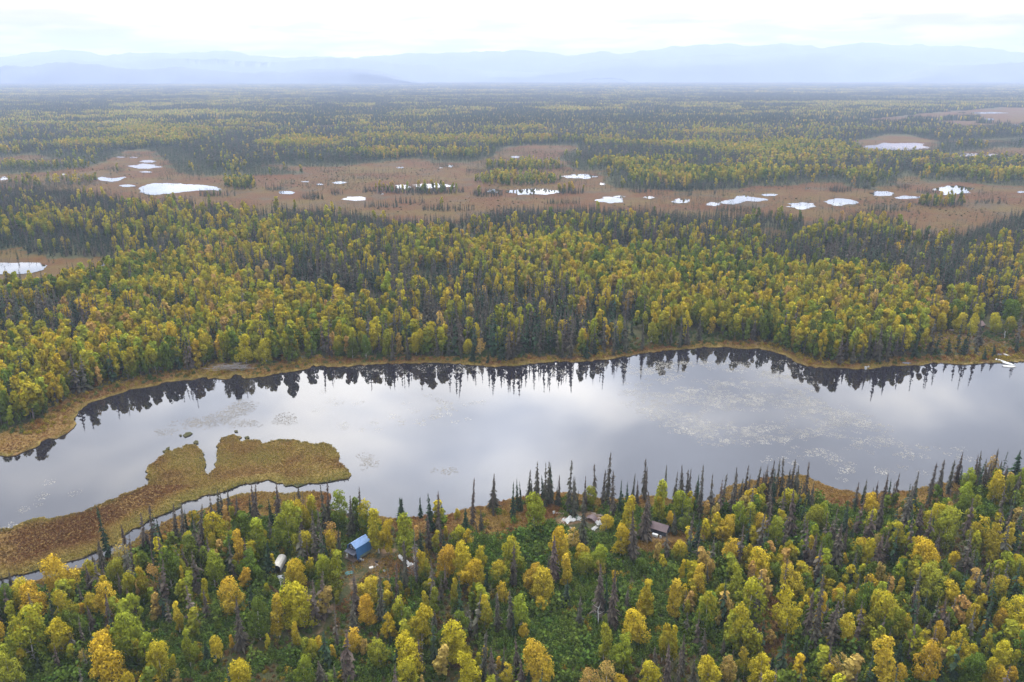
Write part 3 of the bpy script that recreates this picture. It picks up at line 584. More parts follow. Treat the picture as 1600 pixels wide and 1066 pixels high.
# ------------------------------------------------------------------ trees: surveyed from the photograph, tile by tile
# each entry: kind, x, crown top y, foot y, crown width, in tile units (tile origin, scale)
TILES = {
(0,876): "O510,-30,330,270;Y190,180,420,200;O280,220,480,260;D50,230,470,150;M260,460,900,340;Y510,510,830,200;O10,560,740,90;G70,750,1000,200;G80,840,1150,230;M500,290,520,150;M610,280,640,170;O790,290,480,130;O715,390,520,90;O940,215,520,220;G1110,490,880,290;O900,620,880,280;Y920,700,1080,310;D640,450,720,200;Y1150,990,1250,130;Y1310,990,1260,180;Y1400,740,1060,240;M1120,110,400,130;M1240,60,400,120;T1350,30,300,150;T740,790,890,80;M600,190,400,140;D680,560,700,140;b760,40,300,80;b915,290,620,90;b785,400,640,80;b1110,250,480,80;b110,580,880,150;g670,250,330,60;b75,100,210,40;b20,130,200,40;g330,850,960,80",
(140,740): "g205,300,630,60;b275,450,640,40;b75,590,830,80;b30,720,780,40;b450,340,680,70;b500,290,690,60;g595,390,700,70;b715,270,580,60;b775,260,600,60;g825,320,540,50;g890,330,570,50;b915,290,740,90;b1105,150,400,50;b1150,160,380,50;b1205,140,330,45;b1275,190,400,50;g1395,190,400,40;b1415,90,460,50;b840,650,990,110;b1385,560,720,50;O1285,500,860,160;M1100,360,700,260;T1210,300,560,80;D1320,340,640,170;G1460,420,780,150;M1095,530,760,130;G1080,690,1010,170;D700,660,1060,230;Y815,820,1090,40;O680,560,680,80;T250,600,800,140;D740,570,670,150;M860,520,660,110;D900,560,780,140;Y30,765,1000,120;G225,780,1010,180",
(380,740): "b70,100,420,60;b280,70,430,80;g230,220,470,60;b105,280,430,50;b480,100,300,50;b450,190,260,30;b695,80,520,60;b730,90,470,50;b505,320,640,60;b675,320,750,60;b930,200,560,90;b1055,120,290,45;g1380,220,440,100;G400,270,680,250;M500,250,600,160;Y440,260,480,160;M610,200,520,110;G840,160,480,160;D1000,230,500,100;M1100,240,560,180;Y1180,330,700,140;Y1265,420,700,120;G1410,370,720,170;D15,340,700,120;G115,430,700,150;O760,510,740,110;T780,430,600,150;M560,530,760,170;Y250,710,880,60;T432,750,820,70;G700,730,1060,160;G810,680,1070,150;D50,700,930,160;g200,600,900,110;M585,750,930,90;b40,570,720,50;b830,480,700,50;Y450,770,1000,190;b1405,590,1030,50",
(620,720): "g30,330,520,80;g205,325,500,50;g300,300,620,90;b355,270,650,50;g400,390,530,60;b380,500,740,40;b275,450,790,80;b650,160,560,50;g600,420,590,70;b740,430,620,50;b845,105,430,85;g1015,190,500,60;g1060,170,440,50;g1095,190,440,45;b1155,90,340,50;b1180,170,320,40;b1230,25,290,60;g1285,130,330,45;b1310,20,400,50;b1345,0,370,70;g1410,230,390,40;b55,720,1100,60;k155,600,1110,70;G70,480,860,150;Y525,430,510,60;M540,580,780,120;T610,620,760,120;Y430,580,690,40;M345,620,820,80;O440,760,1050,210;Y570,730,1070,170;Y740,760,960,100;M1010,690,1060,190;G1200,285,620,200;Y1420,570,960,190;b1025,740,1110,70;b1375,660,1060,110;g405,650,820,60;D650,730,900,80;M900,880,1160,180;Y690,900,1130,180;O1480,830,1120,110;M230,820,1090,120",
(860,700): "g5,130,480,60;b170,120,560,55;b212,260,540,35;g235,380,540,35;b310,260,560,45;b305,380,910,80;b395,150,440,45;b470,200,500,50;b510,50,530,70;b565,220,640,70;g625,290,560,60;g680,310,500,45;b730,230,480,35;b775,290,490,35;b840,100,420,50;b840,380,800,110;b880,430,720,50;b1020,150,440,40;b1075,210,420,40;b1140,160,420,60;b1190,200,450,45;b1225,180,500,45;b1275,310,520,35;b1345,160,620,60;b1425,240,590,60;b1100,560,760,60;g1305,640,900,100;b745,560,1000,110;b1140,880,1010,40;k1215,500,650,40;Y700,455,800,180;Y620,680,950,170;O495,600,740,120;G340,340,520,120;G970,300,660,130;M960,420,660,100;G1130,390,620,200;D1170,580,750,110;O1045,560,700,70;T190,700,900,140;O270,850,1000,130;G420,880,1100,180;G300,930,1120,180;T430,980,1120,100;M1140,850,1020,160;D790,980,1100,150",
(1100,700): "b175,230,570,50;b290,180,500,60;b270,220,590,60;b375,160,490,50;b330,270,480,40;b405,240,440,40;b480,170,420,45;b550,150,440,50;b525,250,460,40;b610,110,450,60;b655,100,420,50;b710,100,430,50;b600,430,580,80;b790,100,400,50;b755,190,400,60;b815,210,380,45;b930,120,480,50;b885,300,480,50;b965,300,520,60;g1260,510,780,90;b1200,650,1060,130;b1260,700,950,60;b800,380,790,110;b980,750,1080,90;b240,900,1070,60;M490,430,610,150;G310,490,760,140;G400,500,800,120;O195,610,860,170;O500,590,800,160;Y680,560,700,90;G640,620,880,150;M740,380,580,190;M865,420,560,70;G960,510,740,170;G1065,510,740,110;Y950,780,1000,80;D1060,770,1050,120;G730,810,990,100;O250,800,1040,160;M1350,810,1000,140;Y1440,810,1050,110;Y460,900,1150,240;M590,930,1100,110;T30,920,1080,90;D130,830,960,70;g860,880,1060,70",
(1330,690): "b65,360,580,45;b135,330,540,55;b235,350,500,40;b325,290,560,60;g350,330,520,30;b290,480,800,90;b415,280,540,60;b580,260,620,80;b540,400,760,100;b620,560,880,110;b745,190,480,55;b815,170,470,60;b700,390,560,50;b905,160,460,60;b970,90,360,60;b1045,80,260,50;b1125,120,420,50;b1190,230,400,60;b1290,70,330,45;b1265,170,280,40;b1365,220,310,35;g1490,80,330,110;b1450,330,560,110;b260,800,1100,110;b780,850,970,60;Y175,470,640,150;T1195,130,290,110;G1030,250,480,120;G990,360,670,140;Y1260,270,540,140;G1370,310,560,130;G1480,240,480,90;Y740,560,860,140;G830,600,920,240;M1100,660,1000,190;O1260,750,1080,180;O1370,710,1000,110;T1480,590,740,140;M400,700,1060,150;Y630,880,1200,270;O530,850,940,90;Y890,970,1130,100;T220,820,1000,110;Y1470,1010,1130,110",
(266,876): "G165,230,430,90;Y310,170,380,100;b290,250,530,70;O70,380,650,100;G160,630,950,120;G225,730,880,70;O390,670,900,120;Y440,690,800,50;D410,500,680,80;O545,180,450,230;b570,320,790,110;O530,660,780,60;O660,80,250,110;D770,340,700,190;O940,300,680,130;Y1130,210,570,300;b975,140,560,60;Y855,660,790,50;Y1115,550,760,100;M1250,720,900,110;O1300,670,820,80;O1435,750,830,45;Y610,880,1200,250;G1150,850,1150,150;b1310,880,1130,150;b1440,920,1100,40;b1505,790,1000,40;Y20,840,980,80;T65,970,1090,80;M840,210,340,60;g700,230,420,90;D760,60,200,130;g300,720,890,80",
(532,876): "O250,160,420,180;O240,340,560,170;b345,130,570,90;b475,30,420,60;M530,190,360,70;b95,330,680,100;O110,600,830,150;M545,330,640,150;Y440,500,690,130;b405,520,700,60;Y710,420,780,220;G340,690,940,180;Y570,680,1000,260;b550,880,1100,70;Y600,880,1120,190;M770,180,300,110;Y735,290,480,100;G820,260,480,120;b820,430,580,60;M1000,170,500,95;Y1160,20,290,180;O1430,190,400,110;b1375,280,620,70;b1490,270,630,80;M1265,330,690,150;Y1030,540,870,240;b970,510,860,60;g1120,430,560,80;g1270,110,300,100;b1240,610,1090,80;b1330,760,1120,110;O1270,750,830,50;Y1110,830,1150,190;O1390,850,950,50;O1470,920,1120,110;b1430,740,1000,30;M1200,820,1000,80;T710,1020,1150,60;b30,800,1130,50",
(798,876): "O210,50,290,150;O290,100,360,220;Y265,330,470,100;G90,310,620,160;O110,560,700,90;b60,680,1000,60;b90,860,1120,60;O235,740,1100,290;b795,40,490,130;b905,100,600,120;g490,180,410,110;b600,300,580,70;b1020,240,450,60;g950,180,380,70;O910,100,200,60;Y1200,170,500,130;O1150,350,500,110;Y1080,450,720,240;b1150,490,640,60;O1435,170,520,140;T1080,600,720,110;G815,560,900,160;D830,500,700,90;G990,700,1000,210;T840,880,1150,180;Y1205,910,1150,190;T690,960,1150,180;Y970,1020,1200,130;M1330,540,900,130;Y1430,580,880,100;b1270,760,960,70;b1400,730,1120,80;b1490,760,1150,60",
(1064,876): "Y20,10,260,70;O150,40,330,150;T240,0,200,90;O110,230,420,70;b240,40,220,30;M220,290,700,190;M330,220,450,130;G480,80,480,160;M600,160,600,280;M540,440,830,220;O960,70,330,200;Y950,280,660,230;D840,30,200,150;D1090,130,300,120;D1290,60,240,240;Y1240,140,260,100;M1120,260,460,110;O1215,260,700,90;b1160,270,720,80;b1260,150,850,100;b1350,340,750,160;O1390,220,400,100;M1480,260,520,120;O1470,480,760,150;D1090,400,600,100;g1100,700,900,110;g810,850,1000,120;b220,620,850,70;b385,690,850,60;b30,650,1000,60;b120,840,1130,80;Y240,840,1160,190;T400,840,1120,140;g380,900,1130,60;M560,800,1050,130;Y680,840,1140,190;Y740,890,1050,90;Y770,1010,1250,230;T1380,830,1030,150",
(1330,876): "D100,210,600,180;T225,220,320,110;M270,300,700,290;Y425,150,330,70;Y470,330,470,70;b580,200,490,90;G700,60,400,260;Y850,170,450,170;T790,400,500,90;D630,420,600,130;b700,500,700,60;b850,460,690,100;b1140,60,440,90;D910,110,250,130;M1260,160,420,190;G1460,0,200,150;Y1450,140,270,120;Y1440,340,600,190;O1060,410,600,140;O1180,540,640,90;O1310,430,620,100;M1240,590,700,90;O270,690,1080,230;O410,940,1150,130;T535,620,800,110;Y630,620,760,100;O650,710,1100,190;O760,540,760,100;Y820,670,850,80;Y920,660,880,160;Y1030,760,1000,150;D1080,830,1130,230;Y1200,850,1160,170;Y1320,710,980,160;Y1480,560,900,120;M1410,800,1050,120;Y1270,960,1200,180;O1400,940,1080,90;g460,720,980,110;g790,900,1100,80;M480,480,680,150",
# far shore, seen at four times size
(1320,470,5.714): "g1070,350,490,80;g1350,390,500,70;g640,360,510,60;b170,380,560,50;b250,250,520,60;b350,200,545,60;b420,250,540,60;b540,220,500,60;b290,320,520,50;b470,320,510,50;g1260,420,520,60;g1550,340,460,80;b1520,220,290,40;Y1040,120,290,120;Y1345,120,290,120;Y850,120,270,100;Y1150,130,330,90;M1460,150,320,110;O540,75,200,100;G380,60,230,130;D1480,0,210,240;D960,0,230,240;D700,0,200,220;b1230,180,400,90;g950,330,480,70;b30,330,530,60;b90,380,560,50",
(1060,490,5.714): "b40,20,270,60;b100,60,280,60;b200,40,240,60;b420,10,190,60;b580,30,220,70;b680,60,240,90;b740,0,200,60;Y1130,30,230,120;G1330,0,210,170;b1150,150,320,100;b1340,60,210,60;b1470,200,450,70;b1530,210,360,40;b1290,200,320,50;G910,90,230,110;g820,110,230,60;g30,170,280,60",
(680,500,4.0): "b160,0,240,26;b460,60,250,44;b490,20,240,36;b625,0,140,60;b560,-20,110,50;b800,80,240,30;b850,30,240,36;b1120,110,220,30;b1200,0,200,40;b1300,20,190,30;b1480,30,160,24;b1545,50,185,30;Y200,130,215,70;Y250,30,150,80;T280,120,220,60;g230,150,260,50;g410,100,260,50;G430,60,160,70;g330,200,270,40;Y800,10,130,110;Y930,10,110,90;O1040,-10,90,90;g950,120,240,50;g1000,110,215,40;M700,0,150,90;Y1140,10,140,70;O920,60,190,70;G1350,20,150,80",
(300,520,4.0): "M90,20,180,110;O170,20,160,80;M220,0,150,70;Y330,20,190,110;G270,40,170,90;Y460,50,190,110;O430,0,90,60;b400,0,110,30;M520,0,120,80;b580,0,130,50;Y640,0,90,110;M645,50,150,70;b735,0,125,46;O820,0,100,40;M910,30,150,80;D1000,40,160,90;D1085,20,160,60;M1070,0,100,90;b1245,0,175,40;b1345,0,170,40;Y1400,10,140,90;b860,20,120,36;b1530,20,150,40;M70,90,170,60;Y10,80,180,50;g820,20,100,40",
}
def px_per_m(x, y):
    X, Y = ground(x, y); depth = Y * CP + H_CAM * SP; return F_PX / depth
trees = []     # kind, X, Y, height, width, pixel x, pixel y of the middle
for key, txt in TILES.items():
    ox, oy = key[:2]; s = key[2] if len(key) > 2 else 1515 / 270
    for e in txt.split(';'):
        k = e[0]; a, b, c, w = [float(v) for v in e[1:].split(',')]
        xt, yt, yb, w = ox + a / s, oy + b / s, oy + c / s + 1.5, w / s
        VY = CY + F_PX / math.tan(PITCH); xb = CX + (xt - CX) * (VY - yb) / (VY - (yt + yb) / 2 if k in 'OYGMDT' else VY - yt)
        for _ in range(12):
            X, Y = ground(xb, yb); X, Y = float(X), float(Y)
            v = (yt - CY) / F_PX; Hh = H_CAM + Y * (-SP - v * CP) / (CP - v * SP)
            pm = px_per_m(xb, yb); wm = w / pm
            lo, hi = (3.5, 15.5) if k in 'OYGMDT' else (4.0, 20.0)
            if Hh > hi: yb -= 3
            elif Hh < lo: yb += 1.5
            else: break
        wet = is_water(np.array([X]), np.array([Y]))[0]
        if wet:      # feet on dry land
            for dd in range(1, 30):
                if not is_water(np.array([X]), np.array([Y - dd * 1.0]))[0]: Y -= dd * 1.0 + 1; break
                if not is_water(np.array([X]), np.array([Y + dd * 1.0]))[0]: Y += dd * 1.0 + 1; break
            Hh = max(4.0, H_CAM + Y * (-SP - v * CP) / (CP - v * SP))
        trees.append([k, X, Y, float(np.clip(Hh, 3.5, 20)), float(wm), xt, (yt + yb) / 2])
TREE_XY = np.array([(t[1], t[2]) for t in trees])

# ------------------------------------------------------------------ the forest as a whole (everything the survey above does not single out)
def near_survey(X, Y, r):
    out = np.zeros(len(X), bool)
    for i in range(0, len(X), 4000):
        d = (X[i:i + 4000, None] - TREE_XY[None, :, 0]) ** 2 + (Y[i:i + 4000, None] - TREE_XY[None, :, 1]) ** 2
        out[i:i + 4000] = d.min(1) < r * r
    return out
def scatter(y0, y1, cell, seed, margin=1.16):
    r = np.random.default_rng(seed); ys = np.arange(y0, y1, cell); XX = []; YY = []
    for y in ys:
        hw = .643 * (y * CP + H_CAM * SP) * margin + 20; xs = np.arange(-hw, hw, cell)
        XX.append(xs + r.uniform(-.5, .5, len(xs)) * cell); YY.append(np.full(len(xs), y) + r.uniform(-.5, .5, len(xs)) * cell)
    return np.concatenate(XX), np.concatenate(YY)
fe_poly = FOREST_EDGE + [(2400, 124), (-900, 124)]
def forest_cover(X, Y):
    """dry, wooded ground beyond the lake; returns mask, fringe factor, share of birch, pixel coords"""
    x, y = project(X, Y); m = inside(fe_poly, x, y)
    bog = in_bog(x, y); isle = np.zeros(len(X), bool); ib = np.zeros(len(X))
    for e in BOG_ISLES:
        k = in_ell(e, x, y); isle |= k; ib[k] = e[4]
    m &= (~bog) | isle
    for p in PONDS[:]: m &= ~inside(p, x, y)
    fr = np.zeros(len(X))
    for dx, dy in ((0, 28), (0, -28), (28, 0), (-28, 0), (18, 55), (-18, -55)):
        xx, yy = project(X + dx, Y + dy); fr += in_bog(xx, yy)
    fr = np.clip(fr / 1.0, 0, 1) * (Y > 520)
    # natural open bogs and dark spruce strips further out
    n1 = fbm(X, Y * .8, 420, 11, 4); n2 = fbm(X, Y, 130, 12, 3); n3 = fbm(X, Y, 900, 15, 3)
    far = Y > 1250
    pb = np.clip(.57 + (n2 - .5) * 2.8 + (n3 - .5) * .8, .10, .90)
    for sc, sd, w_ in ((340, 19, .016), (190, 20, .010), (620, 21, .012)):     # winding spruce-lined creeks and fens, seen edge-on as dark bands
        s_ = np.abs(fbm(X * .4, Y, sc, sd, 3) - .5); pb = np.where((Y > 1000) & (s_ < w_ * 2.6), .03, pb); m &= ~((Y > 2600) & (Y < 7000) & (s_ < w_ * .45))
    pb = np.where(far & (n1 > .64), .10, pb); pb = np.where(far & (fbm(X * .45, Y * 1.2, 230, 18, 3) >.615), .08, pb)
    pb = pb * (1 - .93 * fr)
    for e in SPRUCE_STANDS:
        k = in_ell(e, x, y) & ~isle; pb[k] = np.minimum(pb[k], e[4])
    pb[isle] = ib[isle]
    return m, fr, pb, isle, x, y
def colours(n, X, Y, seed):
    """autumn colours of n birches; neighbours turn together"""
    r = np.random.default_rng(seed); u = r.random(n) * .62 + fbm(X, Y, 60, 31, 2) * .55 - .08
    ks = np.array(list('DDMGMYTO')); th = [.16, .25, .40, .54, .66, .80, .87]
    k = ks[np.searchsorted(th, u)]; col = np.ones((n, 4), np.float32); turn = np.zeros(n, np.float32)
    for i in range(n):
        c, t = tint_of(k[i], r); col[i, :3] = c; turn[i] = t
    return k, col, turn
sets = {'birch': [], 'spruce': []}     # X, Y, height, width, colour, turn, proto index
def add_band(y0, y1, cell, seed, lod, margin=1.16):
    X, Y = scatter(y0, y1, cell, seed, margin); m, fr, pb, isle, x, y = forest_cover(X, Y)
    if lod == 'mid':
        m &= ~near_survey(X, Y, 2.6)
        m &= ~(inside(CLEARING, x, y) & (rng.random(len(X)) < .93))
        gap = fbm(X, Y, 38, 22, 2); m &= ~((gap > .70) & (rng.random(len(X)) < .8))
    X, Y, fr, pb, isle, x, y = [a[m] for a in (X, Y, fr, pb, isle, x, y)]
    r = np.random.default_rng(seed + 5); isb = r.random(len(X)) < pb
    # birches stand wider apart than spruces
    keep = r.random(len(X)) < np.where(isb, .84, .95); X, Y, fr, isb, isle = [a[keep] for a in (X, Y, fr, isb, isle)]
    Hisl = np.where(isle[isb], .8, 1); kb, cb, tb = colours(isb.sum(), X[isb], Y[isb], seed + 9)
    Hb = (r.normal(12.0, 2.1, isb.sum()) + (fbm(X[isb], Y[isb], 45, 91, 2) - .5) * 5).clip(5, 16.5) * Hisl; Wb = (Hb * r.uniform(.27, .47, len(Hb))).clip(2.4, 6.6)
    ns = (~isb).sum(); Hs = (r.normal(14.0, 3.2, ns).clip(4, 19)) * (1 - .38 * fr[~isb]) * np.where(isle[~isb], .72, 1); Ws = Hs * r.uniform(.8, 1.35, ns) + 0
    gs = r.random(ns); kk = np.where(gs < np.where(fr[~isb] > .3, .70, .52), 'g', 'b')
    cs = np.ones((ns, 4), np.float32); ts = np.zeros(ns, np.float32)
    for i in range(ns):
        c, t = tint_of(kk[i], r, .2); cs[i, :3] = c; ts[i] = t
    sets['birch'].append((X[isb], Y[isb], Hb, Wb, cb, tb, lod, kb)); sets['spruce'].append((X[~isb], Y[~isb], Hs, Ws, cs, ts, lod, kk))
add_band(262, 900, 3.45, 101, 'mid')
add_band(900, 1950, 4.2, 102, 'far')

def bog_spruces():
    X, Y = scatter(520, 1500, 3.6, 171); x, y = project(X, Y); m = in_bog(x, y)
    for p in PONDS: m &= ~inside(p, x, y)
    fr = np.zeros(len(X))
    for dx, dy in ((0, 45), (0, -45), (45, 0), (-45, 0)):
        xx, yy = project(X + dx, Y + dy); fr += ~in_bog(xx, yy)
    d = fbm(X * .7, Y, 70, 172, 3); r = np.random.default_rng(6); m &= r.random(len(X)) < np.clip((d - .50) * 2.5, 0, 1) * .6 + np.clip(fr, 0, 2) * .10 * (d > .42)
    X, Y = X[m], Y[m]; n = len(X); c = np.ones((n, 4), np.float32); c[:, :3] = np.array((.030, .042, .026)) * r.uniform(.7, 1.3, (n, 1)) + np.where(r.random(n) < .3, .03, 0)[:, None] * np.array((1, .75, .6))
    sets['spruce'].append((X, Y, r.uniform(2.2, 7.5, n), r.uniform(1, 2, n), c, np.full(n, .2, np.float32), 'far', np.array(['g'] * n))); print('bog spruces', n)
bog_spruces()
def near_bank_px(x, y): return inside([(p[0], p[1] + .5) for p in NEAR_SHORE] + [(-400, 940), (-900, 1800), (2900, 1800), (2900, 690)], x, y)
def understory():
    r = np.random.default_rng(61); X = r.uniform(-200, 270, 16500); Y = r.uniform(88, 218, 16500); x, y = project(X, Y)
    d = np.zeros(len(X))
    for e, q in (((1370, 960, 620, 260, 0), .9), ((130, 960, 380, 230, 0), .8), ((1480, 830, 320, 150, 0), .7), ((600, 990, 340, 170, 0), .45), ((360, 850, 380, 130, 0), .8), ((1150, 850, 300, 130, 0), .6), ((700, 850, 130, 60, 0), .3)): d = np.maximum(d, in_ell(e, x, y) * q)
    out = near_bank_px(x, y) & ((x > 1615) | (x < -15) | (y > 1120)); d[out] = .55 + .3 * (fbm(X[out], Y[out], 30, 93, 2) - .5)
    for e in ((905, 1000, 190, 110), (590, 885, 130, 80), (250, 1010, 110, 60), (800, 830, 150, 40), (480, 935, 60, 60), (437, 900, 50, 60)): d[in_ell(e, x, y)] = 0
    ok = (r.random(len(X)) < d * .34) & ~is_water(X, Y) & ~near_survey(X, Y, 1.9)
    for m in MEADOWS: ok &= ~(inside(m, x, y) & (r.random(len(X)) < .9))
    ok &= (dist_poly(X, Y, near_w) > np.where(x < 560, 11, 4))
    X, Y = X[ok], Y[ok]; n = len(X); isb = r.random(n) < .56; outf = out[ok]; xb, yb = X[isb], Y[isb]; nb_ = len(xb); ks = r.choice(list('DDMMGGYT'), nb_); col = np.ones((nb_, 4), np.float32); tu = np.zeros(nb_, np.float32)
    for i in range(nb_):
        c, t = tint_of(ks[i], r); col[i, :3] = c; tu[i] = t
    H_ = r.uniform(4.0, 9.5, nb_) * np.where(outf[isb], 1.25, 1); sets['birch'].append((xb, yb, H_, H_ * r.uniform(.34, .5, nb_), col, tu, 'mid', ks))
    ns = n - nb_; kk = r.choice(['g', 'b', 'b'], ns); cs = np.ones((ns, 4), np.float32)
    for i in range(ns): cs[i, :3] = tint_of(kk[i], r)[0]
    H_ = r.uniform(5, 13.5, ns) * np.where(outf[~isb], 1.2, 1); sets['spruce'].append((X[~isb], Y[~isb], H_, H_ * .15, cs, np.full(ns, .2, np.float32), 'mid', kk)); print('understory', n)
understory()
# thicken the groups of spruces on the near bank up to 300 single trees
_sp = [t for t in trees if t[0] == 'b' and t[2] < 262 and t[5] > 560]; _r = np.random.default_rng(8); _need = 300 - sum(t[0] in 'gbk' for t in trees)
for i in _r.permutation(len(_sp))[:max(0, _need)]:
    t = _sp[i]; a = _r.uniform(0, 6.28); q = _r.uniform(1.6, 3.6); X, Y = t[1] + q * math.cos(a), t[2] - abs(q * math.sin(a)); h = t[3] * _r.uniform(.55, .95)
    if is_water(np.array([X]), np.array([Y]))[0]: X, Y = t[1] - q, t[2] - 2.0
    x, y = project(X, Y, h); x2, y2 = project(X, Y, h * .5); trees.append([str(_r.choice(['b', 'b', 'g'])), X, Y, h, h * _r.uniform(.12, .2), float(x), float(y2)])
# single out the largest-looking of the forest trees until each kind has 300 individuals
nb = sum(t[0] in 'OYGMDT' for t in trees); ns_ = len(trees) - nb
print('surveyed birches', nb, 'spruces', ns_)
extra = {}
for kind, have in (('birch', nb), ('spruce', ns_)):
    X, Y, Hh, Ww, cc, tt, lod, kk = sets[kind][0]; x, y = project(X, Y, 6.0)
    vis = (x > 4) & (x < 1596) & (y < 1060); score = np.where(vis, Hh / np.hypot(Y, 120) * (1 + .0 * X), 0)
    want = max(0, 300 - have); idx = np.argsort(-score)[:want]
    for i in idx:
        w = Ww[i] if kind == 'birch' else Hh[i] * .17
        trees.append([str(kk[i]), float(X[i]), float(Y[i]), float(Hh[i]), float(w), float(x[i]), float(y[i])])
    keep = np.ones(len(X), bool); keep[idx] = False
    sets[kind][0] = tuple(a[keep] if not isinstance(a, str) else a for a in (X, Y, Hh, Ww, cc, tt)) + (lod, kk[keep])

# ------------------------------------------------------------------ instancing for the uncountable masses
def scatter_object(name, P, rot, scl, idx, protos, attrs=None):
    me = bpy.data.meshes.new(name); P = np.asarray(P, np.float32); me.vertices.add(len(P)); me.vertices.foreach_set('co', P.ravel())
    def at(n, typ, d, key):
        a = me.attributes.new(n, typ, 'POINT'); a.data.foreach_set(key, np.asarray(d).ravel())
    at('rot', 'FLOAT_VECTOR', np.asarray(rot, np.float32), 'vector'); at('scl', 'FLOAT_VECTOR', np.asarray(scl, np.float32), 'vector'); at('pick', 'INT', np.asarray(idx, np.int32), 'value')
    for n, (typ, d) in (attrs or {}).items(): at(n, typ, np.asarray(d, np.float32), 'color' if typ == 'FLOAT_COLOR' else 'value')
    col = bpy.data.collections.new(name + '_kinds')
    for i, me_p in enumerate(protos):
        o = bpy.data.objects.new('%s_kind_%02d' % (name, i), me_p); col.objects.link(o)
    ob = link(name, me)
    g = bpy.data.node_groups.new(name + '_scatter', 'GeometryNodeTree')
    g.interface.new_socket('Geometry', in_out='INPUT', socket_type='NodeSocketGeometry'); g.interface.new_socket('Geometry', in_out='OUTPUT', socket_type='NodeSocketGeometry')
    gi = g.nodes.new('NodeGroupInput'); go = g.nodes.new('NodeGroupOutput'); ip = g.nodes.new('GeometryNodeInstanceOnPoints'); ci = g.nodes.new('GeometryNodeCollectionInfo')
    ci.inputs['Collection'].default_value = col; ci.inputs['Separate Children'].default_value = True; ci.inputs['Reset Children'].default_value = True
    def na(n, typ):
        k = g.nodes.new('GeometryNodeInputNamedAttribute'); k.data_type = typ; k.inputs['Name'].default_value = n; return k.outputs['Attribute']
    L = g.links.new; L(gi.outputs[0], ip.inputs['Points']); L(ci.outputs[0], ip.inputs['Instance']); ip.inputs['Pick Instance'].default_value = True
    L(na('pick', 'INT'), ip.inputs['Instance Index']); L(na('rot', 'FLOAT_VECTOR'), ip.inputs['Rotation']); L(na('scl', 'FLOAT_VECTOR'), ip.inputs['Scale']); L(ip.outputs[0], go.inputs[0])
    md = ob.modifiers.new('scatter', 'NODES'); md.node_group = g
    return ob
def ground_z(X, Y): return .36 + 0 * np.asarray(X)
for me in [a for a, b in mid_birch]: me.materials.append(M_BIRCH_I); me.materials.append(M_BWHITE)
pb_ = []
for a, b in mid_birch:
    me = join_np([(a, 0), (b, 1)], 'forest_birch'); me.materials.append(M_BIRCH_I); me.materials.append(M_BARK); pb_.append(me)
for me in far_birch: me.materials.append(M_BIRCH_I)
ps_ = []
for a, b in mid_spr:
    me = join_np([(a, 0), (b, 1)], 'forest_spruce'); me.materials.append(M_SPR_I); me.materials.append(M_BARK); ps_.append(me)
for me in far_spr: me.materials.append(M_SPR_I)
def mass(kind, name, mids, fars, Href, wref, label, cat):
    P = []; R = []; S = []; I = []; Cc = []; T = []; r = np.random.default_rng(77)
    for X, Y, Hh, Ww, cc, tt, lod, kk in sets[kind]:
        n = len(X); P.append(np.column_stack([X, Y, ground_z(X, Y)])); R.append(np.column_stack([r.normal(0, .03, n), r.normal(0, .03, n), r.uniform(0, 6.28, n)]))
        k = r.integers(0, len(mids), n) if lod == 'mid' else len(mids) + r.integers(0, len(fars), n)
        sz = Hh / Href
        if kind == 'birch':
            asp = np.array([.35, .42, .5, .58, .7, .4, .45, .6, .7, .5])[k]; sw = Ww / (asp * Href)
        else: sw = sz * r.uniform(1.0, 1.6, n)
        S.append(np.column_stack([sw, sw, sz])); I.append(k); Cc.append(cc); T.append(tt)
    ob = scatter_object(name, np.concatenate(P), np.concatenate(R), np.concatenate(S), np.concatenate(I), mids + fars,
        {'tint': ('FLOAT_COLOR', np.concatenate(Cc)), 'turn': ('FLOAT', np.concatenate(T))})
    print(name, len(np.concatenate(I)))
    return tag(ob, label, cat, kind='stuff')
mass('birch', 'birch_forest', pb_, far_birch, 10, 5, 'mass of yellow and green birches covering the plain beyond the lake', 'birch forest')
mass('spruce', 'spruce_forest', ps_, far_spr, 15, 2.5, 'mass of dark narrow spruces standing between the birches and round the bogs', 'spruce forest')

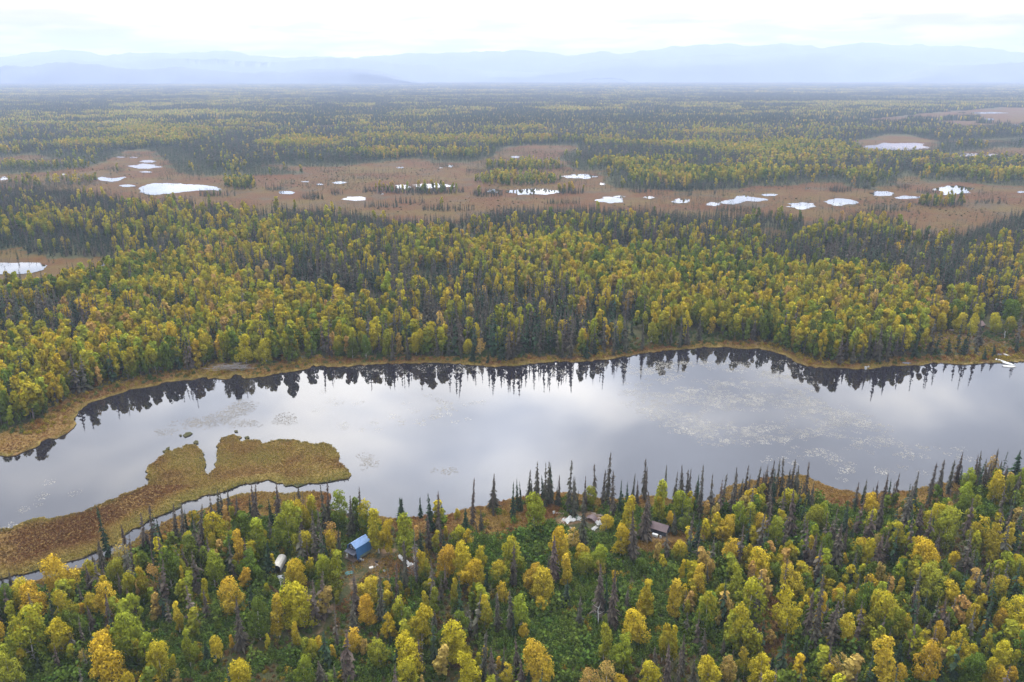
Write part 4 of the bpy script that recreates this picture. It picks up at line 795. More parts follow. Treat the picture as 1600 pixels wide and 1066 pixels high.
# the far woods: patches of simple trees, each face in the colour of its tree
def patch(seed, size, pb, cell, fine):
    r = np.random.default_rng(seed); V = []; Fq = []; Cl = []; o = 0
    for gx in np.arange(-size / 2, size / 2, cell):
        for gy in np.arange(-size / 2, size / 2, cell):
            x = gx + r.uniform(0, cell); y = gy + r.uniform(0, cell); bb = r.random() < pb; k = r.choice(list('DMGYOTM')) if bb else r.choice(['g', 'b', 'g'])
            c, t = tint_of(k, r, .2); c = np.array(c); gr = np.array((.050, .075, .012))
            if bb:
                h = r.normal(11.5, 1.8); w = r.uniform(2.0, 3.4) * (cell / 5) ** .8; n = 6 if fine else 4; ph = r.uniform(0, 6)
                lv = [(2.0, .75), (h * .45, 1.0), (h * .78, .72), (h, .12)] if fine else [(1.5, .8), (h * .6, 1.0), (h, .15)]
            else:
                h = r.normal(12.5, 2.6); w = r.uniform(1.0, 1.7) * (cell / 5) ** .6; n = 4; ph = r.uniform(0, 6); lv = [(.5, 1.0), (h * .5, .62), (h, .03)]
            for z, f in lv:
                for j in range(n):
                    a = ph + 2 * math.pi * j / n; q = w * f * r.uniform(.75, 1.2); V.append((x + q * math.cos(a), y + q * math.sin(a), z + r.uniform(-.5, .5) * (f > .2)))
            for l in range(len(lv) - 1):
                for j in range(n):
                    Fq.append((o + l * n + j, o + l * n + (j + 1) % n, o + (l + 1) * n + (j + 1) % n, o + (l + 1) * n + j))
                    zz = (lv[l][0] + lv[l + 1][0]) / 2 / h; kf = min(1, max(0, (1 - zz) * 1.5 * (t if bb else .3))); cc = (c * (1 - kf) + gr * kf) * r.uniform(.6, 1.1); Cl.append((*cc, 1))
            o += len(lv) * n
    me = mesh_np('wood_patch', V, Fq, {'leaf': ('FACE', 'FLOAT_COLOR', Cl)}); me.materials.append(M_FAR); return me
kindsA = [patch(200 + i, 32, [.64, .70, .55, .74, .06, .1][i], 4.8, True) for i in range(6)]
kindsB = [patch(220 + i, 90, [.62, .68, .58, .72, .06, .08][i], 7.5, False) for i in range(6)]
P = []; I = []; r_ = np.random.default_rng(5)
for y0, y1, cell, off in ((1950, 5200, 30, 0), (5200, 12000, 84, 6)):
    X, Y = scatter(y0, y1, cell, int(y0), 1.1); m, fr, pb, isle, x, y = forest_cover(X, Y); X, Y, pb = X[m], Y[m], pb[m]
    k = np.where(pb < .3, 4 + r_.integers(0, 2, len(X)), r_.integers(0, 4, len(X))) + off
    P.append(np.column_stack([X, Y, np.full(len(X), .3)])); I.append(k)
P = np.concatenate(P); I = np.concatenate(I); n = len(P); print('patches', n)
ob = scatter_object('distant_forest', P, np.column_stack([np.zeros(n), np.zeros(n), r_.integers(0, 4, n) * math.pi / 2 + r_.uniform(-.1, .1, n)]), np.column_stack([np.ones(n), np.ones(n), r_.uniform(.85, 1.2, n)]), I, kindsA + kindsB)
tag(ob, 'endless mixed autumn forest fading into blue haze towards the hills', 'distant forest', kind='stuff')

# ------------------------------------------------------------------ the single trees, each with its own trunk and crown
MARKS = [(558,868,'the blue cabin'),(437,890,'the white arched shed'),(634,880,'the broken white boat'),(905,815,'the heap of white sheets'),(1030,826,'the brown roofed shed'),
 (205,845,'the bend of the channel'),(420,770,'the channel below the peninsula'),(50,905,'the left end of the channel'),(1255,755,'the bare brown point'),(760,810,'the grassy lake slope'),
 (505,985,'the end of the dirt trail'),(1208,985,'the red brown hollow'),(1318,1050,'the fallen grey log'),(90,1035,'the bottom left thicket'),(905,1000,'the widest green thicket'),(680,1045,'the bottom edge thicket'),
 (1560,1040,'the bottom right corner'),(1580,745,'the right end of near bank'),(360,985,'the thicket below the shed'),(1090,845,'the bare patch by the shed'),(1420,930,'the right grey spruce pair'),
 (360,577,'the grey brush pile'),(1573,568,'the white boats'),(1528,508,'the cabin in the far clearing'),(1140,542,'the dark far inlet'),(1416,568,'the grey boat on far bank'),(800,565,'the middle of far bank'),(580,568,'the straight far bank'),(1300,570,'the grassy far point'),(90,640,'the left far meadow'),(1000,550,'the far bank above lily pads'),(230,590,'the far bank strip at left')]
CN = {'O': 'orange gold', 'Y': 'bright yellow', 'G': 'yellow green', 'M': 'yellow topped green', 'D': 'dull green', 'T': 'pale tan gold', 'g': 'dark green', 'b': 'grey brown', 'k': 'bare grey'}
ORD = ['leftmost', 'second', 'third', 'fourth', 'fifth', 'sixth', 'seventh', 'eighth', 'ninth', 'tenth', 'eleventh', 'twelfth', 'thirteenth', 'fourteenth', 'fifteenth', 'sixteenth', 'seventeenth', 'eighteenth', 'nineteenth', 'twentieth']
desc = []
for k, X, Y, Hh, Wd, x, y in trees:
    b = k in 'OYGMDT'; size = ('tiny' if Hh < 6 else 'short' if Hh < 9 else 'medium' if Hh < 12 else 'tall') if b else ('small' if Hh < 8 else 'medium' if Hh < 13 else 'tall' if Hh < 16.5 else 'towering')
    a = Wd / Hh; shape = ('slim' if a < .4 else 'oval' if a < .58 else 'broad') if b else ('thin' if a < .13 else 'narrow' if a < .2 else 'wide')
    dm = [math.hypot(x - m[0], (y - m[1]) * 1.3) for m in MARKS]; j = int(np.argmin(dm)); m = MARKS[j]; dx, dy = x - m[0], y - m[1]
    rel = ('left of' if dx < 0 else 'right of') if abs(dx) > 1.1 * abs(dy) else ('behind' if dy < 0 else 'in front of')
    q = 'just ' if dm[j] < 38 else '' if dm[j] < 90 else 'well '
    desc.append('%s %s %s %s %s%s %s' % (size, shape, CN[k], 'birch' if b else 'spruce', q, rel, m[2]))
desc = [d for d in desc]
from collections import defaultdict
grp = defaultdict(list)
for i, d in enumerate(desc): grp[d].append(i)
for d, ids in grp.items():
    if len(ids) > 1:
        ids.sort(key=lambda i: trees[i][5])
        for q, i in enumerate(ids): desc[i] = d + ', ' + ('leftmost' if q == 0 else (ORD[q] if q < 20 else str(q + 1) + 'th') + ' from left')
desc = [d if len(d.replace('-', ' ').split()) <= 15 else d.split(' ', 1)[1] for d in desc]
desc = [d if len(d.split()) <= 16 else d.replace(' well ', ' ', 1) for d in desc]
if len(set(desc)) < len(desc): print('DUPLICATE LABELS', len(desc) - len(set(desc)))
print('labels', len(set(desc)), len(desc), max(len(d.split()) for d in desc))
for d in (SPR, BIRCH):
    for v in d.values():
        for cr, tr, *_ in v:
            cr.materials.append(M_SPR if d is SPR else M_BIRCH); tr.materials.append(M_BWHITE if d is BIRCH else M_BARK)
rt = np.random.default_rng(99)
for (k, X, Y, Hh, Wd, x, y), lab in zip(trees, desc):
    b = k in 'OYGMDT'; a = Wd / Hh
    if b:
        cls = 'thin' if k == 'T' and a > .4 else 'slim' if a < .36 else ('cone' if a < .5 and rt.random() < .25 else 'mid') if a < .58 else 'broad'
        cr, tr, h0, w0 = BIRCH[cls][rt.integers(len(BIRCH[cls]))]
        Wd = min(max(Wd * (1.0 if Wd < 5 else .93), 1.4), Hh * .72); Hh *= 1.05
    else:
        cls = 'bare' if k == 'k' else 'green' if k == 'g' and a > .16 else 'wide' if a > .185 or (k == 'g' and a > .14) else 'grey'
        cr, tr, h0, w0 = SPR[cls][rt.integers(len(SPR[cls]))]
        Wd = float(np.clip(Wd * 1.3, Hh * .14, Hh * .48))
    root = empty('birch_tree' if b else 'spruce_tree', (X, Y, .34), rt.uniform(0, 6.28)); root.rotation_euler[0] = rt.normal(0, .035); root.rotation_euler[1] = rt.normal(0, .035)
    root.scale = (Wd / w0, Wd / w0, Hh / h0)
    tag(root, lab, 'birch' if b else 'spruce', ('birches' if b else 'spruces') + (' on the near bank' if Y < 290 else ' along the far bank'))
    c = link('crown', cr, parent=root); link('trunk', tr, parent=root)
    col, t = tint_of(k, rt); c.color = (*col, t)

# ------------------------------------------------------------------ shrubs, grass, lily pads
def clump_mesh(name, seed, rad, hgt, n, leaf, up=.4):
    rg = np.random.default_rng(seed); d = rg.normal(size=(n, 3)); d[:, 2] = np.abs(d[:, 2]); d /= np.linalg.norm(d, axis=1)[:, None]
    lob = 1 + .3 * np.sin(3 * np.arctan2(d[:, 1], d[:, 0]) + seed) ; P = d * rg.uniform(.55, 1.05, n)[:, None] * np.array([rad, rad, hgt]) * lob[:, None]
    Nn = d * .5 + rg.normal(size=(n, 3)) * .5 + np.array([0, 0, up]); Nn /= np.linalg.norm(Nn, axis=1)[:, None]
    V, Fq = quads_at(P, Nn, np.full(n, leaf), rg); me = mesh_np(name, V, Fq, {'sh': ('FACE', 'FLOAT', rg.random(n)), 'hz': ('FACE', 'FLOAT', np.clip(P[:, 2] / hgt, 0, 1))})
    me.materials.append(M_BIRCH_I); return me
shr = [clump_mesh('shrub', 300 + i, 1.15, 1.5, 150, .30) for i in range(5)]
tuf = [clump_mesh('grass_tuft', 320 + i, .46, .36, 26, .2, .5) for i in range(4)]
def area_points(y0, y1, x0, x1, cell, seed):
    r = np.random.default_rng(seed); xs = np.arange(x0, x1, cell); ys = np.arange(y0, y1, cell); gx, gy = np.meshgrid(xs, ys)
    return (gx + r.uniform(-.5, .5, gx.shape) * cell).ravel(), (gy + r.uniform(-.5, .5, gy.shape) * cell).ravel()
def in_any(polys, x, y):
    r = np.zeros(len(x), bool)
    for p in polys: r |= inside(p, x, y)
    return r
def near_bank(x, y):   # everything on the camera's side of the lake
    return inside([(p[0], p[1] + .5) for p in NEAR_SHORE] + [(-400, 940), (-400, 1400), (2400, 1400), (2400, 690)], x, y)
def shrubs():
    r = np.random.default_rng(9)
    X, Y = area_points(88, 250, -205, 275, 1.2, 21); x, y = project(X, Y); m = near_bank(x, y) & (np.abs(X) < .8 * (Y * CP + 38) + 50) & (dist_poly(X, Y, near_w) > 3.6)
    mead = in_any(MEADOWS[1:], x, y); yard = inside(YARD, x, y); trail = dist_poly(X, Y, W_(TRAIL)) < 1.7; bare = np.zeros(len(X), bool)
    for p in PATCHES: bare |= in_ell(p, x, y)
    n1 = fbm(X, Y, 26, 44, 3)
    for e in ((890, 985, 300, 170), (560, 1045, 260, 90), (255, 1010, 200, 120), (800, 880, 160, 70), (340, 960, 200, 100), (1090, 905, 120, 40)): n1 = np.where(in_ell(e, x, y), np.maximum(n1, .55), n1)
    keep = np.where(mead & ~inside(MEADOWS[6], x, y), .10, np.where(n1 > .38, .97, .93)); keep = np.where(yard, .30, keep); keep = np.where(bare, .05, keep); keep = np.where(trail, 0, keep)
    for q in ((437, 887.5, 3.6), (562, 868.5, 4.6), (1031, 833, 3.6), (905, 815, 5), (930, 820, 4), (635, 880, 3.5)):
        qx, qy = ground(q[0], q[1]); keep = np.where((X - qx) ** 2 + (Y + 1.2 - qy) ** 2 < q[2] ** 2, 0, keep)
    m &= r.random(len(X)) < keep; X, Y, n1, mead, yard = X[m], Y[m], n1[m], mead[m], yard[m]; n = len(X)
    u = r.random(n); c = np.ones((n, 4), np.float32); g = np.array((.040, .076, .014)); g2 = np.array((.080, .108, .018)); br = np.array((.095, .055, .025)); ye = np.array((.15, .11, .012))
    t = r.random((n, 1)); cc = g * (1 - t) + g2 * t
    odd = (n1 < .42) | mead | yard; cc = np.where((odd & (u < .45))[:, None], br, cc); cc = np.where((odd & (u > .84))[:, None], ye, cc); cc = np.where((~odd & (u > .96))[:, None], ye, cc)
    c[:, :3] = cc * r.uniform(.8, 1.2, (n, 1)); s = r.uniform(.6, 1.1, n) * np.where(r.random(n) < .09, r.uniform(1.5, 2.4, n), 1) * np.where(odd, .65, 1) * np.clip(.75 + .8 * (n1 - .4), .7, 1.1)
    out = [(X, Y, c, s)]
    # far bank undergrowth between the meadow strip and the first trees, and in the far clearing
    X, Y = area_points(255, 440, -260, 270, 1.9, 22); x, y = project(X, Y)
    m = (~is_water(X, Y)) & ((dist_poly(X, Y, W_(FOREST_EDGE)) < 13) & (dist_poly(X, Y, far_w) > 2.5) & (Y > 215) | (inside(CLEARING, x, y) & (fbm(X, Y, 14, 45) > .5)) | inside([(1270,505),(1600,512),(1600,560),(1330,568),(1250,555),(1250,520)], x, y)) & ~near_bank(x, y) & (y < 700)
    m &= r.random(len(X)) < .62; X, Y = X[m], Y[m]; n = len(X); u = fbm(X, Y, 18, 46, 2) + r.normal(0, .1, n); c = np.ones((n, 4), np.float32)
    pal = np.array([(.045, .070, .018), (.075, .085, .020), (.130, .085, .020), (.160, .070, .018), (.19, .14, .014)])
    c[:, :3] = pal[np.clip(((u - .3) / .4 * 5).astype(int), 0, 4)] * r.uniform(.75, 1.2, (n, 1)); out.append((X, Y, c, r.uniform(.45, .95, n)))
    X, Y, c, s = [np.concatenate(a) for a in zip(*out)]; n = len(X); print('shrubs', n)
    ob = scatter_object('shrub_thicket', np.column_stack([X, Y, np.full(n, .34)]), np.column_stack([np.zeros(n), np.zeros(n), r.uniform(0, 6.28, n)]), np.column_stack([s, s, s * r.uniform(.7, 1.35, n)]), r.integers(0, 5, n), shr,
        {'tint': ('FLOAT_COLOR', c), 'turn': ('FLOAT', np.full(n, .12))})
    tag(ob, 'dense dark green alder thicket covering the ground between the near trees', 'shrubs', kind='stuff')
shrubs()
def grass():
    r = np.random.default_rng(19)
    X, Y = area_points(120, 262, -190, 215, .62, 31); x, y = project(X, Y); dry = ~is_water(X, Y)
    pen = inside(MEADOWS[0], x, y); m = dry & (in_any(MEADOWS, x, y) | (inside(YARD, x, y) & (r.random(len(X)) < .9)) | (near_bank(x, y) & (dist_poly(X, Y, near_w) < 3)))
    m &= dist_poly(X, Y, W_(TRAIL)) > 1.2
    for p in PATCHES: m &= ~(in_ell(p, x, y) & (r.random(len(X)) < .85))
    X1, Y1 = X[m], Y[m]
    X, Y = area_points(212, 380, -240, 270, .95, 32); x, y = project(X, Y)
    m = (~is_water(X, Y)) & (inside(FAR_SHORE[::-1] + [(-160, 700)] + FOREST_EDGE, x, y) | (inside(CLEARING, x, y) & (r.random(len(X)) < .5))) & (y < 760)
    X = np.concatenate([X1, X[m]]); Y = np.concatenate([Y1, Y[m]]); x, y = project(X, Y); n = len(X)
    ol = np.clip(1.2 - dist_poly(X, Y, chan_w) / 7.5, 0, 1); ol = np.maximum(ol, np.clip(1 - dist_poly(X, Y, pen_w) / 3, 0, 1) * .6); ol = np.maximum(ol, np.clip(1 - dist_poly(X, Y, far_w) / 4, 0, 1) * .8)
    tip = (x > 225) & (x < 560) & (y > 675) & (y < 760); ol = np.maximum(ol, tip * .5)
    f = fbm(X, Y, 9, 51, 3); red = np.array((.128, .060, .022)); och = np.array((.180, .112, .026)); oli = np.array((.178, .145, .032)); gre = np.array((.085, .085, .028))
    t = np.clip((f - .35) / .3, 0, 1)[:, None]; arm = np.clip((300 - x) / 60, 0, 1) * (y > 740) * np.clip((dist_poly(X, Y, chan_w) - 5) / 5, 0, 1); t = t * (1 - .85 * arm[:, None]); base = (red * (1 - t) + och * t) * (1 - .38 * arm[:, None]); o = np.clip(ol + (f - .5) * .9, 0, 1)[:, None]; cc = base * (1 - o) + (oli * (1 - t * .3) + gre * t * .3) * o
    c = np.ones((n, 4), np.float32); c[:, :3] = cc * r.uniform(.93, 1.08, (n, 1)); s = r.uniform(.7, 1.1, n) * np.where(y < 620, 1.25, 1.0); print('grass', n)
    ob = scatter_object('meadow_grass', np.column_stack([X, Y, np.full(n, .30)]), np.column_stack([np.zeros(n), np.zeros(n), r.uniform(0, 6.28, n)]), np.column_stack([s, s, s]), r.integers(0, 4, n), tuf,
        {'tint': ('FLOAT_COLOR', c), 'turn': ('FLOAT', np.full(n, .0))})
    tag(ob, 'ochre and red brown sedge tussocks on the peninsula and the lake banks', 'meadow grass', kind='stuff')
    # scattered heath and stunted bushes over the open bogs
    X, Y = scatter(560, 1500, 4.2, 61); x, y = project(X, Y); m = in_bog(x, y) & (fbm(X, Y, 60, 62, 3) + r.normal(0, .12, len(X)) > .60)
    for p in PONDS: m &= ~inside(p, x, y)
    X, Y = X[m], Y[m]; n = len(X); c = np.ones((n, 4), np.float32); k = r.random(n)
    c[:, :3] = np.where((k < .55)[:, None], (.12, .065, .035), np.where((k < .85)[:, None], (.13, .09, .035), (.035, .045, .022))) * r.uniform(.7, 1.2, (n, 1)); s = r.uniform(.3, .8, n) * np.where(k > .85, 1.3, .7)
    ob = scatter_object('bog_heath', np.column_stack([X, Y, np.full(n, .3)]), np.column_stack([np.zeros(n), np.zeros(n), r.uniform(0, 6.28, n)]), np.column_stack([s, s, s * .8]), r.integers(0, 3, n), shr[:3], {'tint': ('FLOAT_COLOR', c), 'turn': ('FLOAT', np.full(n, .0))})
    tag(ob, 'low brown heath and stunted bushes dotted over the open bog', 'heath', kind='stuff')
grass()
def lilies():
    rg = np.random.default_rng(23)
    def raft(seed, nn, spread, r0, r1):
        r = np.random.default_rng(seed); V = []; Fq = []
        for i in range(nn):
            a = r.uniform(0, 6.28); q = spread * math.sqrt(r.random()); x, y, rr = q * math.cos(a), q * math.sin(a) * .8, r.uniform(r0, r1); o = len(V); a0 = r.uniform(0, 6)
            for k in range(6): V.append((x + rr * math.cos(a0 + k * 1.047), y + rr * math.sin(a0 + k * 1.047), .012 + i * .0006 + r.uniform(0, .004)))
            Fq.append(tuple(range(o, o + 6)))
        me = mesh_np('lily_raft', V, Fq); me.materials.append(M_PAD); return me
    m = bpy.data.materials.new('lily_pad'); m.use_nodes = True; t = m.node_tree; b = t.nodes['Principled BSDF']; a = N(t, 'ShaderNodeAttribute', attribute_type='INSTANCER', attribute_name='tint')
    t.links.new(a.outputs['Color'], b.inputs['Base Color']); b.inputs['Roughness'].default_value = .45; b.inputs['Specular IOR Level'].default_value = .3
    M_PAD = m; rafts = [raft(400 + i, 30, 2.3, .07, .18) for i in range(4)]
    X, Y = area_points(190, 330, -150, 215, 1.7, 71); x, y = project(X, Y); wet = is_water(X, Y) & (dist_poly(X, Y, lake_w[::5]) > 1.5)
    def win(cx, cy, w, h, ang=0):
        dx, dy = x - cx, y - cy; c, s = math.cos(ang), math.sin(ang); u = (dx * c + dy * s) / (w / 2); v = (-dx * s + dy * c) / (h / 2); return np.clip(1.25 - (u * u + v * v), 0, 1)
    den = np.maximum.reduce([win(1200, 660, 470, 130, .28), win(1060, 605, 210, 70, .1), win(1180, 610, 230, 70) * .9, win(1320, 700, 260, 90, .3) * .9, win(1090, 575, 180, 40) * .8])
    cl = fbm(X * .6, Y, 16, 72, 3) * .6 + fbm(X * .6, Y, 4, 73, 2) * .4; hole = win(1165, 652, 150, 28)
    p = np.minimum(den * 1.6, 1) * np.clip((cl - .37) / .25, 0, 1) ** 1.3 * .8 * (1 - hole)
    p = np.maximum(p, win(130, 780, 330, 100, -.3) * (cl > .585) * .55); p = np.maximum(p, win(620, 640, 260, 90) * (cl > .60) * .35); p = np.maximum(p, win(1500, 700, 200, 60) * (cl > .58) * .3)
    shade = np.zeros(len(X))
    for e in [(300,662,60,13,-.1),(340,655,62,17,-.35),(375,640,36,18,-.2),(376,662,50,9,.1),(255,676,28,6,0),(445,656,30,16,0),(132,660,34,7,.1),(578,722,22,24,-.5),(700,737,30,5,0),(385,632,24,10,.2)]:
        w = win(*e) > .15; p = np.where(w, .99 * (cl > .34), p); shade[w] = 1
    # shallow water plants in the mirrored dark along the far bank
    df = dist_poly(X, Y, far_w); p = np.maximum(p, np.where((df < 16) & (x > 540) & (x < 1250), .16 * (cl > .5), 0))
    k = wet & (rg.random(len(X)) < p); X, Y, shade = X[k], Y[k], shade[k]; n = len(X); print('rafts', n); c = np.ones((n, 4), np.float32)
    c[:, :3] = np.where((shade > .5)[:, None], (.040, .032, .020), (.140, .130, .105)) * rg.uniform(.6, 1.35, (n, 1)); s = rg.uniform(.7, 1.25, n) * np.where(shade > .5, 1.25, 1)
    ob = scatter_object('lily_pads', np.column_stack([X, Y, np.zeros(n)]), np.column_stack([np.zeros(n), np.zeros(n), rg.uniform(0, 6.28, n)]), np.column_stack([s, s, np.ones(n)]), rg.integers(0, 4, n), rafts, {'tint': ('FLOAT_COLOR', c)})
    tag(ob, 'pale lily pads floating in loose rafts over the right half of the lake', 'lily pads', kind='stuff')
lilies()

# ------------------------------------------------------------------ buildings, boats and other objects
def to_mesh(name, V, Fc):
    me = bpy.data.meshes.new(name); me.from_pydata([tuple(map(float, v)) for v in V], [], [list(map(int, f)) for f in Fc]); me.update(); return me
def box(cx, cy, cz, sx, sy, sz, rz=0.0, ry=0.0, rx=0.0):
    from mathutils import Euler
    R = Euler((rx, ry, rz)).to_matrix(); V = []
    for k in range(8):
        v = R @ Vector(((k & 1) - .5, ((k >> 1) & 1) - .5, ((k >> 2) & 1) - .5)).copy() if False else R @ Vector((((k & 1) - .5) * sx, (((k >> 1) & 1) - .5) * sy, (((k >> 2) & 1) - .5) * sz))
        V.append((v.x + cx, v.y + cy, v.z + cz))
    return V, [(0, 2, 3, 1), (4, 5, 7, 6), (0, 1, 5, 4), (2, 6, 7, 3), (0, 4, 6, 2), (1, 3, 7, 5)]
def prism(poly, y0, y1):
    """polygon in x-z extruded along y"""
    n = len(poly); V = [(x, y0, z) for x, z in poly] + [(x, y1, z) for x, z in poly]
    return V, [tuple(range(n)), tuple(range(2 * n - 1, n - 1, -1))] + [(i, n + i, n + (i + 1) % n, (i + 1) % n) for i in range(n)]
def joinp(ps):
    V = []; Fc = []; o = 0
    for v, f in ps: V += list(v); Fc += [tuple(i + o for i in q) for q in f]; o += len(v)
    return V, Fc
def part(name, ps, m, parent, bevel=0.0, label=None):
    V, Fc = joinp(ps if isinstance(ps, list) else [ps]); o = link(name, to_mesh(name, V, Fc), m, parent)
    if bevel: md = o.modifiers.new('bevel', 'BEVEL'); md.width = bevel; md.segments = 2
    if label: o['label'] = label
    return o
def thing(name, px, rz, label, cat, group=None, z=.38, off=(0, 0)):
    X, Y = ground(*px); return tag(empty(name, (float(X) + off[0], float(Y) + off[1], z), rz), label, cat, group)
def corrug(name, col, rough=.4, metal=.25):
    m = plain(name, col, rough, .12, 1.2, .5, metal); t = m.node_tree; b = t.nodes['Principled BSDF']; w = N(t, 'ShaderNodeTexWave'); w.bands_direction = 'Y'; w.inputs['Scale'].default_value = 2.2
    tc = N(t, 'ShaderNodeTexCoord'); t.links.new(tc.outputs['Object'], w.inputs['Vector']); bp = N(t, 'ShaderNodeBump'); bp.inputs['Strength'].default_value = .5; bp.inputs['Distance'].default_value = .04
    t.links.new(w.outputs[0], bp.inputs['Height']); t.links.new(bp.outputs[0], b.inputs['Normal']); return m
M_BLUE_TOP = corrug('pale_blue_metal', (.12, .20, .35)); M_BLUE = corrug('blue_metal', (.035, .13, .30))
M_WOOD = plain('weathered_wood', (.10, .075, .06), .9, .35, 4, stretch=(1, 6, 1)); M_DARK = plain('dark_boards', (.035, .035, .045), .9, .3, 5)
M_GREY = plain('grey_board', (.10, .11, .14), .7, .25, 4); M_WHITE = plain('dirty_white', (.42, .42, .41), .6, .14, 2); M_CREAM = plain('cream_canvas', (.40, .38, .34), .8, .1, 2)
M_BROWN = corrug('brown_metal', (.085, .055, .058), .6, .1); M_TEAL = plain('teal_tarp', (.05, .14, .14), .6, .3, 3); M_GLASS = plain('window_glass', (.03, .04, .05), .08, .1, 1, .8)
M_PLANK = plain('pale_plank', (.27, .21, .17), .85, .3, 5, stretch=(1, 8, 1)); M_GRN = plain('greenish_board', (.13, .17, .13), .85, .3, 4); M_DEAD = plain('bleached_wood', (.20, .18, .165), .9, .3, 6); M_ALU = plain('pale_aluminium', (.33, .34, .36), .45, .12, 2, .5, .3)
M_RED = plain('faded_red', (.20, .07, .06), .8, .3, 3); M_BLACK = plain('black_plastic', (.012, .012, .014), .5, .2, 3)

def gambrel(hw, t=0.0): return [(-2.0 - t, .35), (-1.62 - t, 3.25), (-.0, 4.15 + t), (1.62 + t, 3.25), (2.0 + t, .35)]
def blue_cabin():
    r = thing('cabin', (562, 868.5), -math.atan2(.6, .8), 'small blue metal cabin with barn shaped roof beside the trail', 'cabin'); r.scale = (.9, .9, 1.13); L = 5.3; y0, y1 = -L / 2, L / 2
    part('front_wall', prism([(-1.95, .4), (-1.6, 3.2), (0, 4.08), (1.6, 3.2), (1.95, .4)], y0 + .25, y0 + .37), M_DARK, r); part('back_wall', prism([(-1.95, .4), (-1.6, 3.2), (0, 4.08), (1.6, 3.2), (1.95, .4)], y1 - .37, y1 - .25), M_WOOD, r)
    part('roof', [prism([(-1.78, 3.22), (0, 4.22), (1.78, 3.22), (1.74, 3.13), (0, 4.12), (-1.74, 3.13)], y0 - .25, y1 + .2), box(0, 0, 4.24, .28, L + .45, .05)], M_BLUE_TOP, r, label='pale blue upper roof')
    part('side_cladding', prism([(1.74, 3.16), (1.80, 3.16), (2.16, 1.05), (2.10, 1.05)], y0 - .2, y1 + .15), M_BLUE, r, label='deep blue lower roof slope'); part('side_cladding', prism([(-1.74, 3.16), (-1.80, 3.16), (-2.16, 1.05), (-2.10, 1.05)], y0 - .2, y1 + .15), M_BLUE, r)
    part('side_wall', [box(2.0, .45, .72, .1, L - 1.3, .66)] + [box(2.06, .45 - 1.9 + k * .42, .72, .03, .08, .66) for k in range(10)], M_GRN, r); part('side_wall', box(2.02, y0 + .45, .7, .12, 1.0, .75), M_BLUE, r, label='blue corner panel'); part('side_wall', box(-2.0, 0, .72, .1, L - .5, .66), M_WOOD, r)
    part('floor', box(0, 0, .33, 4.1, L - .1, .16), M_WOOD, r); part('deck', [box(0, y0 - .65, .3, 3.9, 1.6, .12)] + [box(sx, y0 - 1.25, .1, .14, .14, .4) for sx in (-1.7, 0, 1.7)], M_WOOD, r)
    part('porch_roof', box(0, y0 - .5, 2.05, 3.95, 1.5, .09, rx=.32), plain('slate_blue_board', (.045, .052, .075), .6), r)
    for sx in (-1.9, 0, 1.9): part('porch_post', box(sx, y0 - 1.3, 1.15, .11, .11, 1.9), M_WOOD, r)
    for sx in (-.62, .62):
        w = part('window', box(sx, y0 + .22, 3.0, .5, .05, .55), M_GLASS, r); part('frame', [box(sx, y0 + .19, 3.0 + q * .3, .62, .06, .06) for q in (-1, 1)] + [box(sx + q * .28, y0 + .19, 3.0, .06, .06, .55) for q in (-1, 1)], M_WHITE, w)
    d = part('door', box(.3, y0 + .21, 1.4, .85, .06, 1.85), M_DARK, r); part('handle', box(.62, y0 + .15, 1.4, .04, .08, .12), M_GREY, d)
    w = part('window', box(-1.05, y0 + .22, 1.55, .7, .05, .6), M_GLASS, r); part('frame', [box(-1.05, y0 + .19, 1.55 + q * .33, .82, .06, .06) for q in (-1, 1)], M_WHITE, w)
blue_cabin()
def arched_shed():
    r = thing('arched_shed', (437, 887.5), -.04, 'small white arched shed open toward the viewer in the near woods', 'shed'); L = 5.0; ys = (-L / 2, L / 2); n = 6; R = 1.12
    arc = [(R * math.cos(math.pi * i / n), 1.15 + R * .82 * math.sin(math.pi * i / n)) for i in range(n + 1)]; inn = [(x * .94, 1.15 + (z - 1.15) * .93) for x, z in arc[::-1]]
    part('canopy', [prism(arc + inn, *ys), box(R - .03, 0, .8, .05, L, .75), box(-R + .03, 0, .8, .05, L, .75)], M_CREAM, r)
    for y in (ys[0] + .1, 0, ys[1] - .1): part('hoop', prism([(x * .925, 1.15 + (z - 1.15) * .91) for x, z in arc] + [(x * .87, 1.15 + (z - 1.15) * .86) for x, z in arc[::-1]], y - .04, y + .04), M_BROWN, r)
    part('back_wall', prism([(-1.0, .05)] + [(x * .92, 1.15 + (z - 1.15) * .9) for x, z in arc[::-1]] + [(1.0, .05)], ys[1] - .16, ys[1] - .08), M_DARK, r); part('base_rail', [box(s * (R - .03), 0, .22, .16, L, .44) for s in (-1, 1)], M_DARK, r)
    for k, (dx, dy, m, sz) in enumerate([(-.35, .2, M_DARK, (.9, 1.4, .8)), (.4, 1.0, M_WOOD, (.6, .8, .6))]): 
        b = thing('crate', (437, 887.5), -.05, ['dark crate stored inside the white arched shed', 'brown crate at the back of the white arched shed'][k], 'crate', off=(dx, dy)); part('body', box(0, 0, sz[2] / 2, *sz), m, b, .02); part('lid', box(0, 0, sz[2] + .03, sz[0] + .06, sz[1] + .06, .05), m, b)
arched_shed()
